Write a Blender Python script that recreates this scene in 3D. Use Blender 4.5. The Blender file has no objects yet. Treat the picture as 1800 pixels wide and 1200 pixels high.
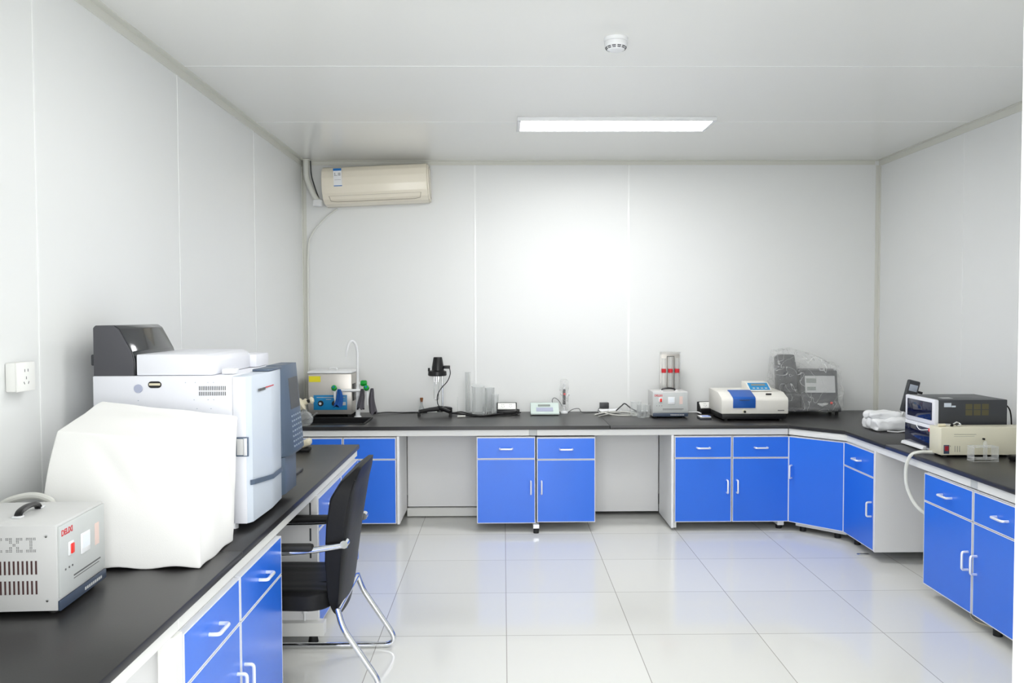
import bpy, bmesh, math, random
from mathutils import Vector, Matrix, noise
random.seed(7)
SC = bpy.context.scene
COL = SC.collection
PI = math.pi

# ------------------------------------------------------------ camera
F_PX, PITCH, YAW, ROLL, CAM_H = 1451.8, 0.0341, 0.0110, -0.0030, 1.5291
fw = Vector((math.sin(YAW)*math.cos(PITCH), math.cos(YAW)*math.cos(PITCH), -math.sin(PITCH)))
rt = Vector((math.cos(YAW), -math.sin(YAW), 0)); up = rt.cross(fw)
r2 = rt*math.cos(ROLL) + up*math.sin(ROLL); u2 = -rt*math.sin(ROLL) + up*math.cos(ROLL)
cd = bpy.data.cameras.new('camera'); cam = bpy.data.objects.new('camera', cd); COL.objects.link(cam)
cd.sensor_width = 36; cd.lens = 36*F_PX/1800; cd.clip_start = 0.02
mw = Matrix((r2, u2, -fw)).transposed().to_4x4(); mw.translation = (0, 0, CAM_H); cam.matrix_world = mw
SC.camera = cam

# ------------------------------------------------------------ world, lights, exposure
SC.view_settings.view_transform = 'Standard'; SC.view_settings.look = 'None'
SC.view_settings.gamma = 1; SC.view_settings.use_curve_mapping = False
SC.view_settings.exposure = 1.38
w = bpy.data.worlds.new('world'); SC.world = w; w.use_nodes = True
w.node_tree.nodes['Background'].inputs[0].default_value = (0.93, 0.97, 1, 1)
w.node_tree.nodes['Background'].inputs[1].default_value = 1.1

def area(name, loc, rot, sx, sy, power, color=(1, 1, 1)):
    l = bpy.data.lights.new(name, 'AREA'); l.shape = 'RECTANGLE'; l.size = sx; l.size_y = sy
    l.energy = power; l.color = color
    o = bpy.data.objects.new(name, l); COL.objects.link(o); o.location = loc; o.rotation_euler = rot
    return o
area('doorway_fill', (0.0, -0.9, 1.55), (PI/2, 0, 0), 3.0, 2.4, 29, (1, 0.985, 0.96))  # added fill light behind the camera, shining in through the doorway

# ------------------------------------------------------------ materials
def mat(name, col, rough=0.5, metal=0.0, spec=0.5, trans=0.0, emit=0.0, ior=1.45, coat=0.0, bump=0.0, bscale=30, alpha=1.0, vary=0.0):
    m = bpy.data.materials.new(name); m.use_nodes = True
    nt = m.node_tree; b = nt.nodes['Principled BSDF']
    b.inputs['Base Color'].default_value = (*col, 1); b.inputs['Roughness'].default_value = rough
    b.inputs['Metallic'].default_value = metal; b.inputs['Specular IOR Level'].default_value = spec
    b.inputs['Transmission Weight'].default_value = trans; b.inputs['IOR'].default_value = ior
    b.inputs['Coat Weight'].default_value = coat; b.inputs['Alpha'].default_value = alpha
    if emit:
        b.inputs['Emission Color'].default_value = (*col, 1); b.inputs['Emission Strength'].default_value = emit
    if bump or vary:
        tc = nt.nodes.new('ShaderNodeTexCoord'); n = nt.nodes.new('ShaderNodeTexNoise')
        n.inputs['Scale'].default_value = bscale; n.inputs['Detail'].default_value = 3
        nt.links.new(tc.outputs['Object'], n.inputs['Vector'])
        if bump:
            bp = nt.nodes.new('ShaderNodeBump'); bp.inputs['Strength'].default_value = bump; bp.inputs['Distance'].default_value = 0.01
            nt.links.new(n.outputs['Fac'], bp.inputs['Height']); nt.links.new(bp.outputs['Normal'], b.inputs['Normal'])
        if vary:
            mr = nt.nodes.new('ShaderNodeMapRange'); mr.inputs['To Min'].default_value = rough-vary; mr.inputs['To Max'].default_value = rough+vary
            nt.links.new(n.outputs['Fac'], mr.inputs['Value']); nt.links.new(mr.outputs['Result'], b.inputs['Roughness'])
    return m

M = {}
M['wall'] = mat('coated_panel_wall', (0.81, 0.82, 0.81), 0.36, spec=0.3, bump=0.015, bscale=1.6)
M['ceil'] = mat('coated_panel_ceiling', (0.86, 0.86, 0.83), 0.16, bump=0.012, bscale=1.4)
M['trim'] = mat('cream_trim', (0.72, 0.72, 0.66), 0.4)
M['seam'] = mat('panel_seam', (0.92, 0.93, 0.92), 0.25)
M['dark_gap'] = mat('gap_shade_black', (0.04, 0.04, 0.05), 0.6)
M['front'] = mat('door_jamb_paint', (0.88, 0.88, 0.82), 0.4)
M['black_top'] = mat('black_worktop', (0.018, 0.017, 0.017), 0.33, spec=0.6, bump=0.02, bscale=250)
M['blue'] = mat('blue_laminate', (0.022, 0.165, 0.79), 0.27, spec=0.75)
M['white_lam'] = mat('white_laminate', (0.85, 0.85, 0.85), 0.4)
M['frame'] = mat('white_steel_frame', (0.80, 0.80, 0.77), 0.4)
M['edge'] = mat('pale_edge_band', (0.74, 0.76, 0.82), 0.35)
M['alu'] = mat('satin_aluminium', (0.90, 0.91, 0.93), 0.3, metal=0.45)
M['black'] = mat('black_plastic', (0.006, 0.006, 0.007), 0.35)
M['rubber'] = mat('black_rubber', (0.012, 0.012, 0.012), 0.6)
M['leather'] = mat('black_leather', (0.008, 0.008, 0.009), 0.42, spec=0.22, bump=0.06, bscale=60)
M['chrome'] = mat('chrome', (0.82, 0.83, 0.84), 0.08, metal=1)
M['steel'] = mat('brushed_steel', (0.62, 0.59, 0.55), 0.38, metal=0.8)
M['white_pl'] = mat('white_plastic', (0.86, 0.87, 0.88), 0.35)
M['gc_white'] = mat('cool_white_enamel', (0.80, 0.81, 0.86), 0.35)
M['gc_door'] = mat('pale_blue_grey_enamel', (0.62, 0.68, 0.76), 0.35)
M['slate'] = mat('slate_grey_plastic', (0.10, 0.135, 0.19), 0.4)
M['slate_l'] = mat('light_slate_button', (0.45, 0.5, 0.58), 0.4)
M['key_grey'] = mat('key_grey', (0.26, 0.31, 0.38), 0.4)
M['hood'] = mat('dark_gloss_hood', (0.022, 0.024, 0.028), 0.1, coat=0.4)
M['hood_side'] = mat('grey_hood_side', (0.075, 0.075, 0.085), 0.3)
M['cloth'] = mat('white_cover_cloth', (0.88, 0.875, 0.85), 0.85, bump=0.08, bscale=400)
M['grey_case'] = mat('grey_instrument_case', (0.56, 0.58, 0.57), 0.45)
M['grey_side'] = mat('grey_perforated_side', (0.62, 0.62, 0.61), 0.45)
M['slot'] = mat('slot_dark', (0.07, 0.03, 0.03), 0.7)
M['red'] = mat('red_switch', (0.85, 0.03, 0.02), 0.3)
M['redprint'] = mat('red_print', (0.6, 0.02, 0.03), 0.5)
M['navy'] = mat('navy_strip', (0.05, 0.07, 0.11), 0.4)
M['print'] = mat('grey_print', (0.12, 0.12, 0.12), 0.6)
M['pale_print'] = mat('pale_print', (0.55, 0.56, 0.56), 0.6)
M['dial'] = mat('meter_face', (0.85, 0.9, 0.95), 0.2)
M['pink'] = mat('pink_sticker', (0.80, 0.62, 0.56), 0.5)
M['cream'] = mat('cream_gloss_plastic', (0.88, 0.82, 0.69), 0.25, coat=0.2)
M['cream_dark'] = mat('cream_seam', (0.25, 0.2, 0.14), 0.5)
M['ivory'] = mat('ivory_plastic', (0.75, 0.69, 0.52), 0.4)
M['beige'] = mat('beige_case', (0.73, 0.70, 0.55), 0.4)
M['off_white'] = mat('off_white_case', (0.80, 0.78, 0.72), 0.4)
M['label_blue'] = mat('blue_label', (0.01, 0.16, 0.5), 0.4)
M['panel_blue'] = mat('cyan_blue_panel', (0.01, 0.25, 0.55), 0.35)
M['yellow'] = mat('yellow_sticker', (0.85, 0.75, 0.02), 0.5)
M['green'] = mat('green_knob', (0.0, 0.32, 0.03), 0.35)
M['ragblue'] = mat('blue_rag', (0.01, 0.09, 0.36), 0.8)
M['raggrey'] = mat('grey_rag', (0.09, 0.085, 0.10), 0.8)
M['cork'] = mat('brown_stopper', (0.28, 0.10, 0.03), 0.7, bump=0.3, bscale=200)
M['mint'] = mat('mint_plastic', (0.62, 0.72, 0.68), 0.4)
M['lilac'] = mat('lilac_keypad', (0.42, 0.45, 0.58), 0.5)
M['lcd'] = mat('lcd_grey', (0.25, 0.28, 0.26), 0.25)
M['lid_blue'] = mat('blue_lid', (0.015, 0.10, 0.42), 0.3)
M['charcoal'] = mat('charcoal_case', (0.045, 0.048, 0.055), 0.42)
M['mid_grey'] = mat('mid_grey_case', (0.055, 0.058, 0.062), 0.42)
M['window'] = mat('dark_blue_window', (0.004, 0.008, 0.04), 0.08, coat=0.5)
M['olive'] = mat('olive_grille', (0.10, 0.09, 0.045), 0.6)
M['cable_grey'] = mat('pale_cable', (0.60, 0.60, 0.56), 0.45)
M['conduit'] = mat('white_conduit', (0.74, 0.75, 0.70), 0.4)
M['glass'] = mat('clear_glass', (0.96, 0.98, 0.97), 0.02, trans=1.0, ior=1.3)
M['frosted'] = mat('frosted_glass', (0.93, 0.95, 0.95), 0.18, trans=0.92, ior=1.15)
M['lamp'] = mat('lamp_diffuser', (1, 1, 1), 0.5, emit=12.5)
M['lamp_added'] = mat('added_lamp_diffuser', (1, 1, 1), 0.5, emit=5.8)  # glow of the added, unseen ceiling panels
M['socket'] = mat('white_socket', (0.88, 0.88, 0.85), 0.3)
M['redglow'] = mat('red_display', (0.35, 0.02, 0.03), 0.2)

def film(name, tint, fac, crease=0.0):
    m = bpy.data.materials.new(name); m.use_nodes = True; nt = m.node_tree
    for n in list(nt.nodes): nt.nodes.remove(n)
    out = nt.nodes.new('ShaderNodeOutputMaterial'); mx = nt.nodes.new('ShaderNodeMixShader')
    tr = nt.nodes.new('ShaderNodeBsdfTransparent'); p = nt.nodes.new('ShaderNodeBsdfPrincipled')
    p.inputs['Base Color'].default_value = (*tint, 1); p.inputs['Roughness'].default_value = 0.12
    tc = nt.nodes.new('ShaderNodeTexCoord'); n = nt.nodes.new('ShaderNodeTexNoise'); n.inputs['Scale'].default_value = 22
    n.inputs['Distortion'].default_value = 1.2
    bp = nt.nodes.new('ShaderNodeBump'); bp.inputs['Strength'].default_value = 1.0; bp.inputs['Distance'].default_value = 0.02
    nt.links.new(tc.outputs['Object'], n.inputs['Vector']); nt.links.new(n.outputs['Fac'], bp.inputs['Height'])
    nt.links.new(bp.outputs['Normal'], p.inputs['Normal'])
    n2 = nt.nodes.new('ShaderNodeTexNoise'); n2.inputs['Scale'].default_value = 5; n2.inputs['Detail'].default_value = 1.5; n2.inputs['Distortion'].default_value = 2.0
    nt.links.new(tc.outputs['Object'], n2.inputs['Vector'])
    ab = nt.nodes.new('ShaderNodeMath'); ab.operation = 'COMPARE'; ab.inputs[1].default_value = 0.5; ab.inputs[2].default_value = 0.008
    nt.links.new(n2.outputs['Fac'], ab.inputs[0])
    ml = nt.nodes.new('ShaderNodeMath'); ml.operation = 'MULTIPLY_ADD'; ml.inputs[1].default_value = crease; ml.inputs[2].default_value = fac
    nt.links.new(ab.outputs[0], ml.inputs[0]); nt.links.new(ml.outputs[0], mx.inputs[0])
    nt.links.new(tr.outputs[0], mx.inputs[1]); nt.links.new(p.outputs[0], mx.inputs[2]); nt.links.new(mx.outputs[0], out.inputs[0])
    return m
def thin_glass(name, tint, fmin, fmax, rough=0.03):
    m = bpy.data.materials.new(name); m.use_nodes = True; nt = m.node_tree
    for n in list(nt.nodes): nt.nodes.remove(n)
    out = nt.nodes.new('ShaderNodeOutputMaterial'); mx = nt.nodes.new('ShaderNodeMixShader')
    tr = nt.nodes.new('ShaderNodeBsdfTransparent'); tr.inputs[0].default_value = (0.975, 0.98, 0.98, 1)
    p = nt.nodes.new('ShaderNodeBsdfPrincipled'); p.inputs['Base Color'].default_value = (*tint, 1); p.inputs['Roughness'].default_value = rough
    lw = nt.nodes.new('ShaderNodeLayerWeight'); lw.inputs[0].default_value = 0.35
    mr = nt.nodes.new('ShaderNodeMapRange'); mr.inputs['To Min'].default_value = fmin; mr.inputs['To Max'].default_value = fmax
    nt.links.new(lw.outputs['Facing'], mr.inputs['Value']); nt.links.new(mr.outputs[0], mx.inputs[0])
    nt.links.new(tr.outputs[0], mx.inputs[1]); nt.links.new(p.outputs[0], mx.inputs[2]); nt.links.new(mx.outputs[0], out.inputs[0])
    return m
M['glass'] = thin_glass('clear_glass_wall', (0.93, 0.95, 0.95), 0.05, 0.42)
M['frosted'] = thin_glass('frosted_glass_wall', (0.93, 0.95, 0.95), 0.16, 0.45, 0.3)
M['film'] = film('clear_plastic_film', (0.88, 0.89, 0.88), 0.16, 0.30)
M['acrylic'] = film('clear_acrylic', (0.85, 0.87, 0.87), 0.25)

def floor_mat():
    m = bpy.data.materials.new('polished_floor_tiles'); m.use_nodes = True; nt = m.node_tree; N = nt.nodes; L = nt.links
    b = N['Principled BSDF']; tc = N.new('ShaderNodeTexCoord'); sp = N.new('ShaderNodeSeparateXYZ'); L.new(tc.outputs['Object'], sp.inputs[0])
    def mth(op, a, bb=None):
        n = N.new('ShaderNodeMath'); n.operation = op
        for i, v in enumerate((a, bb)):
            if v is None: continue
            if isinstance(v, (int, float)): n.inputs[i].default_value = v
            else: L.new(v, n.inputs[i])
        return n.outputs[0]
    T = 0.6; lines = []; cells = []
    for ax, off in (('X', -0.0121+6), ('Y', 5.0732-6)):
        s = mth('DIVIDE', mth('SUBTRACT', sp.outputs[ax], off-12 if ax == 'Y' else -off), T)
        f = mth('FRACT', s); d = mth('MINIMUM', f, mth('SUBTRACT', 1.0, f))
        lines.append(mth('LESS_THAN', d, 0.0032)); cells.append(mth('FLOOR', s))
    # x lines sit at -0.0121 + 0.6k : the offsets above are whole multiples of the tile
    ln = mth('MAXIMUM', lines[0], lines[1])
    cb = N.new('ShaderNodeCombineXYZ'); L.new(cells[0], cb.inputs[0]); L.new(cells[1], cb.inputs[1])
    wn = N.new('ShaderNodeTexWhiteNoise'); wn.noise_dimensions = '3D'; L.new(cb.outputs[0], wn.inputs['Vector'])
    tint = N.new('ShaderNodeMix'); tint.data_type = 'RGBA'; tint.inputs[6].default_value = (0.70, 0.70, 0.665, 1); tint.inputs[7].default_value = (0.74, 0.74, 0.705, 1)
    L.new(wn.outputs['Value'], tint.inputs[0])
    mx = N.new('ShaderNodeMix'); mx.data_type = 'RGBA'; L.new(ln, mx.inputs[0]); L.new(tint.outputs[2], mx.inputs[6]); mx.inputs[7].default_value = (0.36, 0.35, 0.32, 1)
    L.new(mx.outputs[2], b.inputs['Base Color'])
    b.inputs['Roughness'].default_value = 0.09; b.inputs['Specular IOR Level'].default_value = 0.36
    return m
M['floor'] = floor_mat()

# ------------------------------------------------------------ mesh helpers
def nvec(p):
    # repeatable three-component noise
    return 0.8*Vector((noise.noise(p), noise.noise(p+Vector((31.7, 11.3, 5.1))), noise.noise(p+Vector((7.9, 43.1, 23.7)))))

def B(): return bmesh.new()

def box(bm, x0, x1, y0, y1, z0, z1, bev=0.0, seg=2, mx=None):
    mt = Matrix.Translation(((x0+x1)/2, (y0+y1)/2, (z0+z1)/2)) @ Matrix.Diagonal((abs(x1-x0), abs(y1-y0), abs(z1-z0), 1))
    r = bmesh.ops.create_cube(bm, size=1, matrix=mt); vs = r['verts']
    if bev:
        es = list({e for v in vs for e in v.link_edges})
        rr = bmesh.ops.bevel(bm, geom=es, offset=bev, segments=seg, affect='EDGES', profile=0.5)
        vs = list({v for f in rr['faces'] for v in f.verts} | {v for v in vs if v.is_valid})
    if mx: bmesh.ops.transform(bm, matrix=mx, verts=[v for v in vs if v.is_valid])
    return bm

def cyl(bm, p0, p1, r0, r1=None, seg=20):
    p0 = Vector(p0); p1 = Vector(p1); r1 = r0 if r1 is None else r1
    d = p1-p0; q = Vector((0, 0, 1)).rotation_difference(d.normalized()).to_matrix().to_4x4()
    bmesh.ops.create_cone(bm, cap_ends=True, segments=seg, radius1=r0, radius2=r1, depth=d.length, matrix=Matrix.Translation((p0+p1)/2) @ q)
    return bm

def smooth_path(pts, n=6):
    P = [Vector(p) for p in pts]; out = []
    for i in range(len(P)-1):
        a = P[max(i-1, 0)]; b = P[i]; c = P[i+1]; d = P[min(i+2, len(P)-1)]
        for k in range(n):
            t = k/n
            out.append(0.5*((2*b)+(-a+c)*t+(2*a-5*b+4*c-d)*t*t+(-a+3*b-3*c+d)*t**3))
    out.append(P[-1]); return out

def fillet(pts, r, n=5):
    P = [Vector(p) for p in pts]; out = [P[0]]
    for i in range(1, len(P)-1):
        a = (P[i-1]-P[i]); c = (P[i+1]-P[i]); rr = min(r, a.length*0.49, c.length*0.49)
        s = P[i]+a.normalized()*rr; e = P[i]+c.normalized()*rr
        for k in range(n+1):
            t = k/n; out.append(s*(1-t)**2+P[i]*2*t*(1-t)+e*t*t)
    out.append(P[-1]); return out

def tube(bm, pts, r, seg=10, flat=1.0):
    P = [Vector(p) for p in pts]; rings = []; prev = None
    for i, p in enumerate(P):
        t = (P[min(i+1, len(P)-1)]-P[max(i-1, 0)]).normalized()
        if prev is None:
            ref = Vector((0, 0, 1)) if abs(t.z) < 0.9 else Vector((1, 0, 0))
            nrm = (ref - t*ref.dot(t)).normalized()
        else:
            nrm = (prev - t*prev.dot(t)).normalized()
        prev = nrm; bn = t.cross(nrm)
        rr = r[i] if isinstance(r, (list, tuple)) else r
        rings.append([bm.verts.new(p+nrm*math.cos(2*PI*k/seg)*rr+bn*math.sin(2*PI*k/seg)*rr*flat) for k in range(seg)])
    for a, b in zip(rings, rings[1:]):
        for k in range(seg): bm.faces.new((a[k], a[(k+1) % seg], b[(k+1) % seg], b[k]))
    bm.faces.new(rings[0][::-1]); bm.faces.new(rings[-1])
    return bm

def lathe(bm, prof, c=(0, 0, 0), seg=28, mx=None):
    rings = []
    for r, z in prof:
        if r < 1e-6: rings.append([bm.verts.new((c[0], c[1], c[2]+z))])
        else: rings.append([bm.verts.new((c[0]+r*math.cos(2*PI*k/seg), c[1]+r*math.sin(2*PI*k/seg), c[2]+z)) for k in range(seg)])
    for a, b in zip(rings, rings[1:]):
        if len(a) == 1 and len(b) == 1: continue
        for k in range(seg):
            k2 = (k+1) % seg
            if len(a) == 1: bm.faces.new((a[0], b[k2], b[k]))
            elif len(b) == 1: bm.faces.new((a[k], a[k2], b[0]))
            else: bm.faces.new((a[k], a[k2], b[k2], b[k]))
    if mx:
        bmesh.ops.transform(bm, matrix=mx, verts=[v for rg in rings for v in rg])
    return bm

def prism(bm, poly, axis, a, b, bev=0.0):
    def P(u, v, w):
        return {'x': (w, u, v), 'y': (u, w, v), 'z': (u, v, w)}[axis]
    A = [bm.verts.new(P(u, v, a)) for u, v in poly]; Bv = [bm.verts.new(P(u, v, b)) for u, v in poly]
    n = len(poly); fs = [bm.faces.new(A), bm.faces.new(Bv[::-1])]
    for i in range(n): fs.append(bm.faces.new((A[i], Bv[i], Bv[(i+1) % n], A[(i+1) % n])))
    bmesh.ops.recalc_face_normals(bm, faces=fs)
    if bev:
        es = list({e for f in fs for e in f.edges})
        bmesh.ops.bevel(bm, geom=es, offset=bev, segments=2, affect='EDGES', profile=0.5)
    return bm

def rbox(bm, x0, x1, y0, y1, z0, z1, r, n=10, deform=None):
    """a soft rounded box on a grid, optionally deformed by a function of (point, unit coords)"""
    S = Vector(((x1-x0)/2, (y1-y0)/2, (z1-z0)/2)); C = Vector(((x0+x1)/2, (y0+y1)/2, (z0+z1)/2))
    r = min(r, *S); t = bmesh.new(); bmesh.ops.create_cube(t, size=2)
    bmesh.ops.subdivide_edges(t, edges=t.edges[:], cuts=n, use_grid_fill=True)
    mp = {}
    for v in t.verts:
        q = v.co.copy(); inner = Vector([0]*3); p = Vector([0]*3)
        for i in range(3):
            s = abs(q[i]); s = min(s, 1.0)
            # crowd the grid towards the edges so the rounding is smooth
            s = math.sin(s*PI/2)**0.9 if s > 0 else 0
            p[i] = math.copysign(s*S[i], q[i])
            lim = S[i]-r; inner[i] = max(-lim, min(lim, p[i]))
        d = p-inner
        if d.length > 1e-9:
            # only points lying on the outer shell are moved onto the rounded surface
            p = inner + d.normalized()*r
        u = Vector((p.x/S.x, p.y/S.y, p.z/S.z)); w_ = C+p
        if deform: w_ = deform(w_, u)
        mp[v] = bm.verts.new(w_)
    for f in t.faces: bm.faces.new([mp[v] for v in f.verts])
    t.free(); return bm

def obj(name, bm, m, parent=None, smooth=True, label=None):
    bmesh.ops.recalc_face_normals(bm, faces=bm.faces[:])
    me = bpy.data.meshes.new(name); bm.to_mesh(me); bm.free()
    me.materials.append(M[m] if isinstance(m, str) else m)
    if smooth:
        for p in me.polygons: p.use_smooth = True
        try: me.set_sharp_from_angle(angle=math.radians(35))
        except Exception: pass
    o = bpy.data.objects.new(name, me); COL.objects.link(o)
    if parent: o.parent = parent
    if label: o['label'] = label
    return o

def thing(name, label, cat, loc=(0, 0, 0), rz=0.0, group=None, rot=None):
    o = bpy.data.objects.new(name, None); COL.objects.link(o); o.location = loc
    o.rotation_euler = rot or (0, 0, rz); o.empty_display_size = 0.05
    o['label'] = label; o['category'] = cat
    if group: o['group'] = group
    return o

def tag(o, label, cat, group=None):
    o['label'] = label; o['category'] = cat
    if group: o['group'] = group
    return o

def struct(name, bm, m, smooth=False):
    o = obj(name, bm, m, smooth=smooth); o['kind'] = 'structure'; return o

def text(name, s, size, m, parent, loc, rot, ext=0.0004, bold=0.0):
    c = bpy.data.curves.new(name+'_curve', 'FONT'); c.body = s; c.size = size; c.extrude = ext; c.offset = bold
    t = bpy.data.objects.new(name+'_tmp', c); COL.objects.link(t)
    bpy.context.view_layer.update()
    me = bpy.data.meshes.new_from_object(t.evaluated_get(bpy.context.evaluated_depsgraph_get()))
    bpy.data.objects.remove(t); me.materials.clear(); me.materials.append(M[m])
    o = bpy.data.objects.new(name, me); COL.objects.link(o); o.parent = parent; o.location = loc; o.rotation_euler = rot
    return o

# ------------------------------------------------------------ room dimensions
XL, XR, YB, ZC = -1.577, 2.997, 6.57, 2.7326
HC = 0.745
YD = 1.30            # the front wall with the wide doorway the camera looks through

bm = B(); box(bm, XL-0.1, XR+0.1, -1.4, YB+0.1, -0.1, 0); struct('floor', bm, 'floor')
bm = B(); box(bm, XL-0.1, XR+0.1, YD-0.12, YB+0.1, ZC, ZC+0.1)
struct('ceiling', bm, 'ceil')
bm = B(); box(bm, XL-0.1, XL, YD-0.12, YB, 0, ZC)
struct('wall_left', bm, 'wall')
bm = B(); box(bm, XR, XR+0.1, YD-0.12, YB, 0, ZC)
struct('wall_right', bm, 'wall')
bm = B(); box(bm, XL-0.1, XR+0.1, YB, YB+0.1, 0, ZC)
struct('wall_back', bm, 'wall')
bm = B(); box(bm, 0.817, XR, YD-0.12, YD, 0, ZC); box(bm, XL, -0.90, YD-0.12, YD, 0, ZC); box(bm, -0.90, 0.817, YD-0.12, YD, 2.55, ZC)
struct('wall_front', bm, 'front')
# trims
def ltrim(name, bm_f):
    bm = B(); bm_f(bm); struct(name, bm, 'trim')
ltrim('trim_1', lambda b: (box(b, XL, XL+0.006, YD, YB, ZC-0.045, ZC), box(b, XL+0.006, XL+0.035, YD, YB, ZC-0.006, ZC)))
ltrim('trim_2', lambda b: (box(b, XL+0.04, XR-0.04, YB-0.006, YB, ZC-0.034, ZC), box(b, XL+0.04, XR-0.04, YB-0.03, YB-0.006, ZC-0.005, ZC)))
ltrim('trim_3', lambda b: (box(b, XR-0.006, XR, YD, YB, ZC-0.045, ZC), box(b, XR-0.03, XR-0.006, YD, YB, ZC-0.004, ZC)))
ltrim('trim_4', lambda b: (box(b, XL, XL+0.03, YB-0.006, YB, 0, ZC-0.04), box(b, XL, XL+0.006, YB-0.03, YB-0.006, 0, ZC-0.05)))
ltrim('trim_5', lambda b: (box(b, XR-0.03, XR, YB-0.006, YB, 0, ZC-0.04), box(b, XR-0.006, XR, YB-0.03, YB-0.006, 0, ZC-0.05)))
bm = B(); box(bm, XL+0.04, XR-0.04, YB-0.012, YB-0.001, 0, 0.08); struct('gap_shade_strip', bm, 'dark_gap')  # black strip standing in for the shade in the gap under the knee panels

k = 6
for y in (4.07, 5.245, 2.88, 1.69):
    bm = B(); box(bm, XL+0.036, XR-0.031, y-0.003, y+0.003, ZC-0.0015, ZC); struct('trim_%d' % k, bm, 'seam'); k += 1
for y in (1.60, 2.826, 4.067, 5.298):
    bm = B(); box(bm, XL, XL+0.002, y-0.0035, y+0.0035, 0, ZC-0.045); struct('trim_%d' % k, bm, 'seam'); k += 1
for y in (5.364, 4.16, 2.95):
    bm = B(); box(bm, XR-0.002, XR, y-0.003, y+0.003, 0, ZC-0.045); struct('trim_%d' % k, bm, 'seam'); k += 1
for x in (-0.22, 1.001):
    bm = B(); box(bm, x-0.009, x+0.009, YB-0.003, YB, 0, ZC-0.034, 0.0014, 2); struct('trim_%d' % k, bm, 'seam', smooth=True); k += 1

# ------------------------------------------------------------ ceiling lamps, smoke detector
def panel_lamp(x0, x1, y0, y1, label, grp='ceiling light panels', dm='lamp'):
    t = thing('ceiling_light', label, 'ceiling light', ((x0+x1)/2, (y0+y1)/2, ZC-0.001), group=grp)
    W, D = (x1-x0)/2, (y1-y0)/2; b = B(); f = 0.022
    box(b, -W, W, -D, -D+f, -0.024, 0, 0.002); box(b, -W, W, D-f, D, -0.024, 0, 0.002)
    box(b, -W, -W+f, -D+f, D-f, -0.024, 0, 0.002); box(b, W-f, W, -D+f, D-f, -0.024, 0, 0.002)
    obj('lamp_frame', b, 'white_pl', t)
    b = B(); box(b, -W+f, W-f, -D+f, D-f, -0.021, -0.004); obj('diffuser', b, dm, t)
    return t
panel_lamp(0.094, 1.32, 5.10, 5.42, 'long white rectangular ceiling light panel, lit, nearest the back wall')
panel_lamp(-0.5, 0.7, 3.0-0.15, 3.15-0.01, 'added fill light panel on the ceiling just above the camera view, left of the other added one', dm='lamp_added')  # added above the view to brighten the room
panel_lamp(1.3, 2.5, 2.30, 2.61, 'added fill light panel on the ceiling by the doorway, out of view on the right bench side', dm='lamp_added')  # second added panel, unseen, for more room light

t = thing('smoke_detector', 'round white smoke detector on the ceiling in front of the light panel', 'smoke detector', (0.50, 3.66, ZC))
b = B(); lathe(b, [(0, 0), (0.052, 0), (0.053, -0.012), (0.050, -0.016), (0, -0.016)]); obj('mounting_base', b, 'white_pl', t)
b = B(); lathe(b, [(0.0, -0.017), (0.049, -0.017), (0.050, -0.034), (0.038, -0.050), (0.030, -0.054), (0.0, -0.055)]); hd = obj('detector_head', b, 'white_pl', t)
b = B()
for a in range(12):
    m_ = Matrix.Rotation(a*PI/6+0.2, 4, 'Z')
    box(b, 0.041, 0.0462, -0.008, 0.008, -0.0435, -0.0405, mx=m_); box(b, 0.037, 0.0425, -0.007, 0.007, -0.0490, -0.0465, mx=m_)
obj('vent_slots', b, 'mid_grey', hd)

# ------------------------------------------------------------ air conditioner
t = thing('air_conditioner', 'cream wall-mounted air conditioner hanging slightly tilted under the ceiling', 'air conditioner', (-1.375, YB-0.008, 2.362), rot=(0, -math.radians(2.5), 0))
prof = [(0, 0.0), (-0.06, 0.0), (-0.13, 0.012), (-0.175, 0.04), (-0.198, 0.085), (-0.207, 0.14), (-0.205, 0.20), (-0.19, 0.25), (-0.16, 0.283), (-0.12, 0.296), (0, 0.298)]
b = B(); prism(b, prof, 'x', 0, 0.805, 0.004); body = obj('casing', b, 'cream', t)
b = B(); prism(b, [(y*0.97-0.002, 0.006+z*0.96) for y, z in prof], 'x', 0.806, 0.818, 0.003); obj('end_cap', b, 'cream', t)
b = B(); prism(b, [(y*0.8-0.012, 0.03+z*0.80) for y, z in prof], 'x', 0.8181, 0.8195); obj('end_inlay', b, 'cream_dark', t)
b = B(); prism(b, [(y*0.76-0.013, 0.036+z*0.76) for y, z in prof], 'x', 0.8196, 0.821); obj('end_panel', b, 'cream', t)
fl = []
b = B()
tube(b, [(0.05, -0.1925, 0.064), (0.06, -0.166, 0.028), (0.11, -0.158, 0.022), (0.70, -0.158, 0.022), (0.745, -0.166, 0.028), (0.755, -0.1925, 0.064)], 0.0016, 6)
tube(b, [(0.05, -0.1925, 0.064), (0.755, -0.1925, 0.064)], 0.0006, 6)
obj('louvre_seam', b, 'cream_dark', t)
b = B(); box(b, 0.095, 0.158, -0.2085, -0.206, 0.135, 0.270, mx=None)
# sticker follows the curved front : tilt slightly
lab = obj('energy_label', b, 'white_pl', t); 
b = B(); box(b, 0.095, 0.158, -0.2092, -0.2085, 0.252, 0.270); obj('label_band', b, 'label_blue', lab)
b = B(); box(b, 0.095, 0.158, -0.2092, -0.2085, 0.135, 0.141); obj('label_band', b, 'label_blue', lab)
b = B()
for i in range(3): box(b, 0.104, 0.112-i*0.001, -0.2092, -0.2085, 0.214+i*0.009, 0.219+i*0.009)
for i in range(4): box(b, 0.131, 0.150, -0.2092, -0.2085, 0.215+i*0.006, 0.2175+i*0.006)
box(b, 0.117, 0.124, -0.2092, -0.2085, 0.214, 0.218); obj('label_print', b, 'print', lab)
b = B(); box(b, 0.102, 0.151, -0.2092, -0.2085, 0.183, 0.1845)
obj('label_line', b, 'print', lab)

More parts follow.
